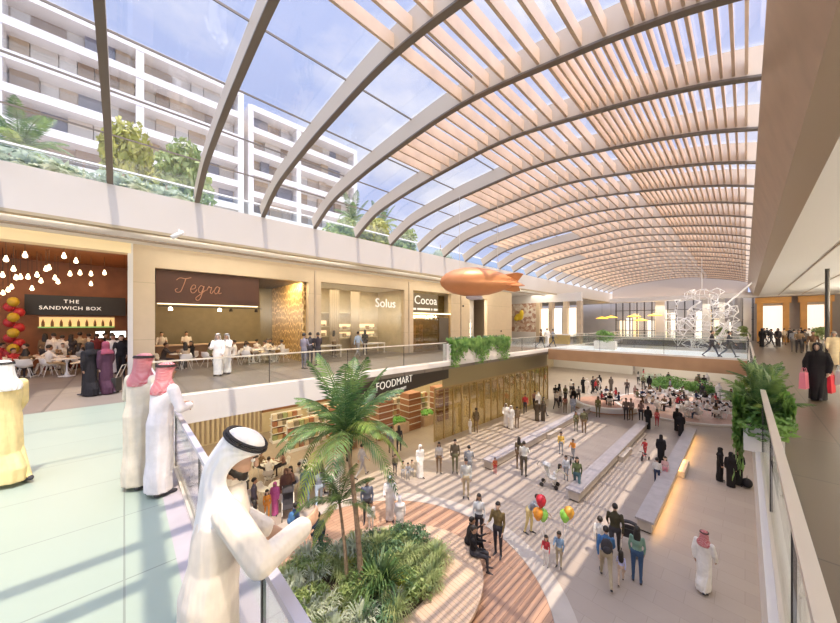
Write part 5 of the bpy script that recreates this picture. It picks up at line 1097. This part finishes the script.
LOW = [(466, 498, 'man', 'stand', (.50, .50, .47), KH, 180, 1.76, 'man in pale grey shirt and khaki trousers in the middle of the striped floor'),
 (469, 480, 'man', 'stand1', GY, GY, 0, 1.72, 'grey clad man directly behind the one in khaki trousers'),
 (455, 473, 'man', 'stand', (.14, .11, .07), OL, 180, 1.76, 'man in dark olive clothes standing between two people in pale tops'),
 (439, 473, 'woman', 'stand', (.55, .5, .45), BR, 180, 1.62, 'dark haired woman in pale top and brown trousers near the white robed woman'),
 (420, 477, 'robe_woman', 'walk', (.85, .82, .76), WH, 160, 1.66, 'woman all in white robe and veil beside the crouching children'),
 (395, 475, 'boy', 'stand', OL, DK, 180, 1.05, 'small dark child near the crouching children'),
 (391, 455, 'man', 'walk', (.20, .20, .25), (.25, .22, .2), 0, 1.76, 'man in blue grey jacket walking toward the brick pillars'),
 (399, 453, 'woman', 'walk2', DK, DK, 0, 1.7, 'dark clad woman with a bag next to the man in blue grey jacket'),
 (362, 477, 'man', 'walk', (.5, .48, .48), (.45, .42, .42), 60, 1.74, 'man in pale grey walking under the palm fronds by the shade line'),
 (349, 461, 'abaya', 'stand', BK, BK, 0, 1.66, 'figure in black standing behind the palm fronds'),
 (390, 521, 'thobe', 'stand1', (.74, .70, .68), WH, 180, 1.78, 'bearded man in white thobe standing right behind the oval planter'),
 (371, 531, 'boy', 'stand', (.65, .6, .58), WH, 180, 1.1, 'child in white beside the taller palm trunk'),
 (400, 536, 'robe_woman', 'stand', (.74, .68, .68), WH, 0, 1.45, 'short figure in white robe at the far rim of the oval planter'),
 (367, 524, 'man', 'stand', (.12, .13, .17), DK, 180, 1.76, 'man in dark open jacket over white behind the palm trunks'),
 (296, 544, 'boy', 'stand', (.08, .12, .22), NV, 60, 1.45, 'boy in navy with a backpack close to the near railing'),
 (318, 563, 'man', 'stand', (.06, .09, .14), (.12, .2, .28), 0, 1.66, 'person in dark blue carrying a round backpack by the planter'),
 (286, 508, 'abaya', 'stand', (.14, .07, .05), BR, 180, 1.68, 'woman in dark brown robe pushing a stroller'),
 (275, 515, 'robe_woman', 'stand', (.55, .12, .32), PK, 200, 1.35, 'girl in pink robe and headscarf next to the stroller'),
 (267, 519, 'girl', 'stand', OR, OR, 180, 1.15, 'child in orange dress in front of the girl in pink'),
 (254, 522, 'man', 'stand', (.12, .10, .12), DK, 90, 1.74, 'dark clad person right beyond the bearded man'),
 (306, 504, 'man', 'walk', (.13, .2, .24), (.14, .2, .28), 0, 1.74, 'man in teal jacket behind the palm fronds, nearer the stroller'),
 (319, 507, 'man', 'walk2', (.25, .28, .33), LB, 0, 1.74, 'man in grey blue jacket and pale jeans behind the palm fronds'),
 (524, 476, 'man', 'stand1', (.68, .66, .60), (.10, .085, .06), 10, 1.78, 'man in white shirt and dark trousers by the first stone bench'),
 (519, 469, 'woman', 'stand', (.16, .12, .07), BR, 0, 1.72, 'woman in brown standing just behind the man in white shirt'),
 (495, 474, 'kid', 'stand', (.5, .12, .05), RD, 180, .85, 'toddler in red at the near end of the first stone bench'),
 (453, 432, 'thobe', 'stand', (.74, .72, .66), WH, 90, 1.74, 'white robed figure standing close to the olive glass front'),
 (476, 432, 'man', 'stand', (.18, .13, .07), BR, 0, 1.74, 'man in brown beside a child in white dress near the glass front'),
 (470, 433, 'robe_woman', 'stand', WH, WH, 180, 1.0, 'child in long white dress beside the man in brown'),
 (506, 427, 'thobe', 'talk', WH, WH, 180, 1.78, 'taller of two white robed men standing by the olive glass front'),
 (511, 429, 'thobe', 'stand', WH, WH, 200, 1.74, 'second white robed man standing by the olive glass front'),
 (517, 428, 'man', 'stand', (.2, .14, .08), BR, 0, 1.6, 'brown clad person next to the two white robed men'),
 (537, 421, 'abaya', 'stand', (.09, .065, .04), BR, 0, 1.68, 'dark brown robed woman of the pair beyond the first bench, nearer the glass front'),
 (543, 421, 'abaya', 'stand', (.10, .075, .05), BR, 180, 1.66, 'dark brown robed woman of the pair beyond the first bench, nearer the bench'),
 (561, 454, 'boy', 'stand', YE, GY, 180, 1.3, 'boy in yellow shirt between the first two stone benches'),
 (573, 459, 'boy', 'push', OR, GY, 200, 1.15, 'child in orange shirt riding a small trike between benches'),
 (566, 480, 'boy', 'stand', (.62, .64, .68), GY, 180, 1.2, 'boy in white shirt near the second stone bench'),
 (577, 492, 'woman', 'walk', (.12, .15, .07), (.08, .15, .17), 180, 1.68, 'woman in dark green top and teal trousers at the end of the second bench'),
 (555, 486, 'girl', 'bend', (.6, .55, .42), WH, 90, 1.15, 'child in pale clothes bending beside a white stroller'),
 (584, 433, 'man', 'stand', OL, BR, 0, 1.72, 'olive clad man of the pair at the far end of the second bench'),
 (576, 431, 'girl', 'stand', OL, OL, 180, 1.4, 'girl in olive beside the man at the far end of the second bench'),
 (573, 416, 'man', 'stand', GY, GY, 180, 1.74, 'grey clad man at the far end of the first bench'),
 (565, 413, 'woman', 'stand', (.32, .13, .09), BR, 0, 1.6, 'woman in rust brown near the far end of the first bench'),
 (598, 417, 'woman', 'stand', (.17, .16, .06), OL, 180, 1.72, 'woman in olive at the rim of the smaller reddish deck'),
 (626, 420, 'man', 'stand', (.17, .12, .10), DK, 180, 1.78, 'man in dark brown of the pair at the entrance of the food court'),
 (631, 420, 'man', 'stand1', (.27, .20, .17), BR, 200, 1.74, 'man in lighter brown of the pair at the entrance of the food court'),
 (641, 422, 'woman', 'stand', (.24, .15, .13), DK, 180, 1.7, 'woman in brown beside the pair at the food court entrance'),
 (648, 429, 'abaya', 'stand', BK, BK, 0, 1.68, 'woman in black abaya standing on the paving before the food court'),
 (657, 426, 'girl', 'stand', (.6, .14, .14), RD, 180, 1.25, 'girl in red dress next to the woman in black abaya'),
 (645, 456, 'kid', 'push', (.5, .06, .06), RD, 200, 1.0, 'toddler in red riding a small trike between the benches'),
 (661, 464, 'abaya', 'stand', BK, BK, 0, 1.62, 'slim woman in black behind two children at the last bench'),
 (657, 485, 'boy', 'stand', (.7, .68, .66), NV, 0, 1.3, 'boy in white shirt and dark trousers beside the last bench'),
 (665, 481, 'girl', 'stand', (.66, .42, .42), PK, 180, 1.2, 'girl in pink beside the boy in white shirt'),
 (720, 481, 'abaya', 'stand', BK, BK, 90, 1.66, 'woman in black abaya standing apart, first of the three on bare paving'),
 (731, 487, 'abaya', 'stand', BK, BK, 0, 1.66, 'woman in black abaya in the middle of the three on bare paving'),
 (738, 485, 'abaya', 'talk', (.02, .02, .02), BK, 180, 1.70, 'tallest woman in black abaya beside the black bag'),
 (677, 431, 'abaya', 'stand', BK, BK, 0, 1.66, 'woman in black at the near rim of the food court deck'),
 (681, 436, 'abaya', 'walk', BK, BK, 0, 1.6, 'second woman in black at the near rim, closer to the last bench'),
 (627, 396, 'man', 'stand1', (.12, .09, .08), DK, 180, 1.78, 'dark man standing alone behind the smaller deck'),
 (635, 398, 'woman', 'stand', (.3, .18, .16), BR, 180, 1.3, 'short person in brown near the dark man behind the smaller deck'),
 (611, 391, 'abaya', 'stand', (.15, .12, .10), BR, 0, 1.66, 'robed brown figure beneath the footbridge'),
 (587, 394, 'robe_woman', 'stand', WH, WH, 180, 1.7, 'white robed figure of the trio under the footbridge'),
 (593, 393, 'man', 'stand', DK, DK, 180, 1.74, 'dark man in the middle of the trio under the footbridge'),
 (597, 393, 'man', 'stand', BR, DK, 180, 1.72, 'brown clad man of the trio under the footbridge'),
 (704, 390, 'man', 'stand', BK, DK, 0, 1.74, 'dark man standing near the low green shrub bed'), (697, 392, 'man', 'stand', BR, DK, 180, 1.74, 'brown clad man between the two shrub beds'), (731, 407, 'woman', 'stand', DK, DK, 180, 1.7, 'dark woman standing at the food court edge behind the palm'), (735, 411, 'man', 'stand', BR, DK, 180, 1.72, 'brown clad man at the food court edge behind the palm')]
for u, v, k, ps, a, b, h, H, l in LOW:
    dz = .0
    p = G(u, v)
    if k == 'robe_woman': person(l, p, h, k, ps, top=a, H=H)
    else: person(l, p, h, k, ps, top=a, bot=b, H=H, hair='long' if k in ('woman', 'girl') else 'short', scarf='white' if k == 'thobe' else None)
# crouching children group
for i, (u, v, c) in enumerate(((403, 475, KH), (408, 477, GY), (412, 474, TN))): person('%s sitting child beside the woman in white, counted from the small dark child' % ORD[i], G(u, v), 180, 'boy', 'sit', top=c, bot=GY, H=.95)
# things they carry
def backpack(label, loc, h, c):
    t = thing('backpack', label, 'backpack', loc, heading(loc, h)); m = cloth(c)
    MB().ell((0, 0, 0), (.16, .10, .23), 14, 10).build('bag', m, t, True); MB().ell((0, -.09, -.06), (.11, .05, .11), 12, 8).build('pocket', m, t, True)
    for s in (-.08, .08): MB().tube([(s, .08, .18), (s, .17, .1), (s, .12, -.12)], .012, 6).build('strap', m, t)
def behind(u, v, h, z, dist=.2):
    p = G(u, v); rz = heading(p, h); return Vector((p.x + math.sin(rz) * dist, p.y - math.cos(rz) * dist, z))
backpack('black and white backpack on the man in blue shirt', behind(606, 582, 355, 1.22), 355, DK); backpack('blue backpack worn by the boy in navy', behind(296, 544, 60, 1.0, .17), 60, BL); backpack('dark round backpack on the person by the planter', behind(318, 563, 0, 1.18), 0, NV)
def stroller(label, u, v, h, c):
    p = G(u, v); t = thing('stroller', label, 'stroller', p, heading(p, h)); m = cloth(c)
    MB().loft([[Vector((-.2, y, z)), Vector((.2, y, z)), Vector((.2, y + .04, z + .04)), Vector((-.2, y + .04, z + .04))] for y, z in ((.28, .42), (.0, .45), (-.2, .95))]).build('seat', m, t)
    MB().loft([[Vector((-.22 + .44 * j / 8, -.2 + .28 * math.sin(a) , .92 + .22 * math.cos(a) * (1 - ((j - 4) / 4) ** 2 * .3))) for j in range(9)] + [Vector((-.2 + .4 * j / 8, -.2 + .25 * math.sin(a), .9 + .19 * math.cos(a) * (1 - ((j - 4) / 4) ** 2 * .3))) for j in range(8, -1, -1)] for a in np.linspace(-.2, 1.3, 6)]).build('canopy', m, t, True)
    for s in (-.22, .22): MB().tube([(s, .35, .1), (s, 0, .5), (s, -.5, 1.02)], .013, 6).build('frame_tube', M_steel, t); MB().tube([(s, -.3, .1), (s, 0, .5)], .013, 6).build('frame_tube', M_steel, t)
    MB().tube([(-.22, -.5, 1.02), (.22, -.5, 1.02)], .015, 6).build('handlebar', M_dark, t)
    for s in (-.22, .22):
        for y in (.35, -.3): MB().tube([(s - .015, y, .1), (s + .015, y, .1)], .1, 12).build('wheel', M_dark, t)
stroller('dark stroller in front of the woman in brown robe', 288, 516, 180, DK); stroller('black stroller beside the woman in green jacket', 629, 551, 0, DK); stroller('white stroller next to the bending child', 549, 486, 100, (.6, .58, .55))
def trike(label, u, v, h, c):
    p = G(u, v); t = thing('tricycle', label, 'tricycle', p, heading(p, h)); m = cloth(c)
    MB().tube([(0, -.2, .28), (0, .1, .25), (0, .24, .5)], .018, 6).build('frame', m, t); MB().tube([(-.16, .26, .52), (.16, .26, .52)], .012, 6).build('handlebar', M_dark, t); MB().ell((0, -.16, .31), (.09, .11, .04)).build('seat', M_dark, t, True)
    for x, y, r in ((0, .26, .15), (-.16, -.25, .1), (.16, -.25, .1)): MB().tube([(x - .015, y, r), (x + .015, y, r)], r, 12).build('wheel', M_dark, t)
trike('small red tricycle under the toddler in red', 644, 460, 200, RD); trike('small tricycle at the child in orange', 572, 464, 200, GY)
for i, (u, v, z, c, n) in enumerate(((541, 566, 2.1, (.65, .03, .05), 'red balloon above the girl, highest of its bunch'), (538, 566, 1.68, (.85, .33, .04), 'orange balloon under the red one'), (543, 565, 1.62, (.35, .72, .12), 'green balloon nearest the girl'), (565, 566, 1.62, (.35, .75, .10), 'green balloon above the boy in checked shirt'), (569, 567, 1.74, (.85, .42, .06), 'orange balloon beside the green one over the boy'))):
    p = G(u, v); t = thing('balloon', n, 'balloon', Vector((p.x, p.y, z)), 0, None); MB().lathe([(.005, -.22), (.05, -.2), (.13, -.08), (.165, .05), (.13, .16), (.06, .21), (.005, .22)], 16).build('envelope', mat('balloon_skin%d' % i, c, .25), t, True)
    e = G(549 if i < 3 else 561, 567); MB().tube([(0, 0, -.22), ((e.x - p.x) * .8, (e.y - p.y) * .8, .75 - z)], .006, 5).build('string', M_whitep, t)
p = G(747, 487); t = thing('travel_bag', 'black bag lying beside the three women in black', 'bag', p, heading(p, 90)); MB().ell((0, 0, .2), (.36, .2, .2), 16, 10).build('body', cloth(BK), t, True); MB().tube([(-.15, 0, .38), (-.1, 0, .5), (.1, 0, .5), (.15, 0, .38)], .015, 6).build('handle', M_dark, t)

# ------------------------------------------------------------------ tables, chairs and diners
def table_proto():
    t = thing('cafe_table', '', 'table'); MB().lathe([(.01, .72), (.44, .72), (.45, .735), (.44, .75), (.01, .75)], 24).build('top', M_whitep, t, True); MB().lathe([(.10, .02), (.035, .2), (.03, .55), (.09, .72)], 14).build('column', M_whitep, t, True); MB().lathe([(.01, 0), (.27, 0), (.26, .015), (.05, .035), (.01, .035)], 20).build('base', M_whitep, t, True); return t
def chair_proto():
    t = thing('shell_chair', '', 'chair'); mb = MB(); rows = []
    for y, z, w_, c in ((.24, .43, .20, .02), (.1, .43, .23, .03), (-.1, .43, .24, .04), (-.2, .48, .25, .07), (-.25, .62, .25, .08), (-.28, .80, .20, .05)): rows.append([Vector((w_ * (j - 4) / 4, y + (.0 if z < .5 else c * ((j - 4) / 4) ** 2 * 1.5), z + (c * 2.2 * ((j - 4) / 4) ** 2 if z < .5 else 0))) for j in range(9)])
    for r in rows: mb.v += [tuple(p) for p in r]
    for i in range(5):
        for j in range(8): mb.f.append((i * 9 + j, i * 9 + j + 1, (i + 1) * 9 + j + 1, (i + 1) * 9 + j)); mb.m.append(0)
    me = solid(mb, .018, 'seat_shell', sub=1); me.materials.clear(); me.materials.append(M_whitep); link('seat_shell', me, t)
    for x in (-1, 1):
        for y in (-1, 1): MB().tube([(x * .1, y * .1, .43), (x * .21, y * .21 - .02, 0)], [.014, .01], 6).build('leg', M_whitep, t)
    return t
TP, CP = table_proto(), chair_proto(); used = {'t': 0, 'c': 0}
def put(P, k, loc, rz, label, cat, group):
    o = P if not used[k] else copy_tree(P); used[k] = 1
    o.location = loc; o.rotation_euler.z = rz; o['label'] = label; o['group'] = group; o['category'] = cat
    return o
COLS = [DK, BR, GY, WH, BK, TN, RD, NV, (.35, .2, .15), OL, (.6, .55, .5)]
def setting(loc, n, where, grp, rnd, white=.3, a0=0., empty=()):
    put(TP, 't', loc, 0, 'round white pedestal table %s' % where, 'table', 'tables ' + grp)
    for i in range(n):
        a = a0 + 2 * PI * i / n + rnd.uniform(-.1, .1); d = Vector((math.cos(a), math.sin(a), 0)); q = Vector(loc) + d * .72; rz = math.atan2(-d.y, -d.x) - PI / 2
        put(CP, 'c', q, rz, 'white shell chair %s' % where, 'chair', 'chairs ' + grp)
        if i in empty: continue
        r = rnd.random(); c = rnd.choice(COLS)
        kw = dict(kind='thobe', top=WH, scarf='none' if rnd.random() < .5 else 'white') if r < white else dict(kind='woman', top=c, bot=DK, hair='long') if r < .6 else dict(kind='man', top=c, bot=rnd.choice((DK, JN, BR)))
        if kw['kind'] == 'thobe': kw = dict(kind='man', top=WH, bot=WH)
        person('seated guest %s' % where, q - d * .02, 0, pose=rnd.choice(('sit', 'sit2')), abs_h=rz, H=rnd.uniform(1.58, 1.76), group='guests ' + grp, **kw)
rnd = random.Random(21)
# orange restaurant: the front table and its two white chairs stand alone in the picture
p = U(67, 376); put(TP, 't', p, 0, 'white pedestal table at the front of the orange restaurant', 'table', 'tables of the orange restaurant')
for i, (u, v, h) in enumerate(((49, 376, 70), (79, 373, 250))):
    q = U(u, v); put(CP, 'c', q, heading(q, h), ['white shell chair seen from behind at the front restaurant table', 'empty white shell chair on the side of the front restaurant table toward the two women'][i], 'chair', 'chairs of the orange restaurant')
    if i == 0: person('diner in white sitting with back turned at the front restaurant table', q, h, 'man', 'sit', top=WH, bot=KH)
q = U(62, 370); put(CP, 'c', q, heading(q, 170), 'white shell chair on the far side of the front restaurant table', 'chair', 'chairs of the orange restaurant'); person('diner in brown sitting across the front restaurant table', q, 170, 'man', 'sit2', top=(.3, .22, .14), bot=DK)
p = U(12, 374); put(TP, 't', p, 0, 'white pedestal table near the balloon column side of the restaurant', 'table', 'tables of the orange restaurant')
for i, (u, v, h, c) in enumerate(((26, 373, 270, BK), (2, 371, 90, RD), (16, 365, 190, WH))):
    q = U(u, v); put(CP, 'c', q, heading(q, h), ['white shell chair under the black clad diner by the balloon column side', 'white shell chair at the picture edge of the restaurant', 'white shell chair behind the second restaurant table'][i], 'chair', 'chairs of the orange restaurant')
    person(['diner in black at the second restaurant table', 'diner in red at the picture edge of the restaurant', 'diner in white at the second restaurant table'][i], q, h, 'man', 'sit', top=c, bot=DK)
for i, (x, y) in enumerate(((-21.6, -.9), (-21.0, -2.9), (-20.6, -5.6), (-20.2, -4.1))): setting(Vector((x, y, F)), 3, 'farther back in the orange restaurant', 'of the orange restaurant', rnd, .25, rnd.uniform(0, 6))
for i in range(9):
    x = -22.75 + rnd.uniform(-.15, .3); y = -2.7 + i * .28
    c = [BR, WH, WH, DK, KH, WH, GY, BK, DK][i]
    person('standing customer in %s queuing at the serving counter' % {BR: 'brown', WH: 'white', DK: 'charcoal', KH: 'khaki', GY: 'grey', BK: 'black'}[c], Vector((x, y, F)), rnd.choice((0, 20, 340, 90)), 'man' if i % 3 else 'woman', rnd.choice(('stand', 'stand1', 'talk')), top=c, bot=c if c == WH else DK, hair='long' if i % 3 == 0 else 'short', group='customers at the serving counter', H=rnd.uniform(1.62, 1.8))
person('woman in black abaya behind the man in white thobe at the restaurant entrance', U(122, 369), 200, 'abaya', 'stand', top=BK, H=1.66); person('man in maroon top standing inside the restaurant behind the two women', U(97, 371), 0, 'man', 'stand', top=(.16, .03, .03), bot=DK)
# brown cafe
for i, (x, y, n) in enumerate(((-19.2, 2.0, 3), (-19.4, 3.7, 3), (-19.2, 5.3, 3), (-20.6, 6.3, 2), (-18.9, 6.3, 2))): setting(Vector((x, y, F)), n, 'inside the brown cafe', 'of the brown cafe', rnd, .35, rnd.uniform(0, 6))
person('waiter in white shirt standing behind the bar of the brown cafe', Vector((-22.3, 2.6, F)), 180, 'man', 'stand1', top=WH, bot=DK); person('waiter in white behind the bar nearer the orange restaurant', Vector((-22.3, 1.5, F)), 180, 'man', 'talk', top=(.6, .58, .55), bot=DK)
# lower cafe under the slatted valance
for i, (x, y) in enumerate(((-13.2, 3.2), (-14.3, 5.0), (-15.6, 3.6), (-15.0, 6.6), (-16.8, 5.4), (-13.4, 6.9))): setting(Vector((x, y, 0)), 3, 'in the lower cafe under the slatted valance', 'of the lower cafe', rnd, .15, rnd.uniform(0, 6), empty=(0,) if i % 2 else ())
# food court
for i, (x, y) in enumerate(((-3.2, 33.8), (-1.6, 35.4), (-5.2, 34.6), (-3.6, 36.4), (-6.7, 36.8), (-1.4, 38.2), (-4.6, 38.9), (-2.6, 40.3), (-6.6, 39.9), (-8.9, 33.6), (-9.6, 35.6), (-4.9, 41.6))):
    setting(Vector((x, y, .12 if i not in (9, 10) else .1)), 4, 'in the far food court' if i not in (9, 10) else 'on the smaller reddish deck', 'of the far food court' if i not in (9, 10) else 'of the smaller reddish deck', rnd, .25, rnd.uniform(0, 6))
# strollers far along the olive glass front and under the footbridge
for i in range(34):
    x, y = (rnd.uniform(-13.6, -11.2), rnd.uniform(25, 43)) if i < 20 else (rnd.uniform(-10.5, -1), rnd.uniform(43.2, 52))
    k = rnd.choice(('man', 'man', 'woman', 'abaya', 'thobe')); c = rnd.choice(COLS) if k in ('man', 'woman') else BK if k == 'abaya' else WH
    nm = {'man': 'man', 'woman': 'woman', 'abaya': 'woman in black abaya', 'thobe': 'man in white thobe'}[k]
    wh = 'walking along the far olive glass front' if i < 20 else 'walking on the paving behind the food court'
    person('%s %s' % (nm, wh), Vector((x, y, 0)), rnd.choice((0, 180, 90, 20, 200)), k, rnd.choice(('walk', 'walk2', 'stand')), top=c, bot=DK, scarf='white' if k == 'thobe' else None, hair='long' if k == 'woman' else 'short', group='%s %s' % ({'man': 'men', 'woman': 'women', 'abaya': 'women in black', 'thobe': 'men in white'}[k], wh), H=rnd.uniform(1.62, 1.8))
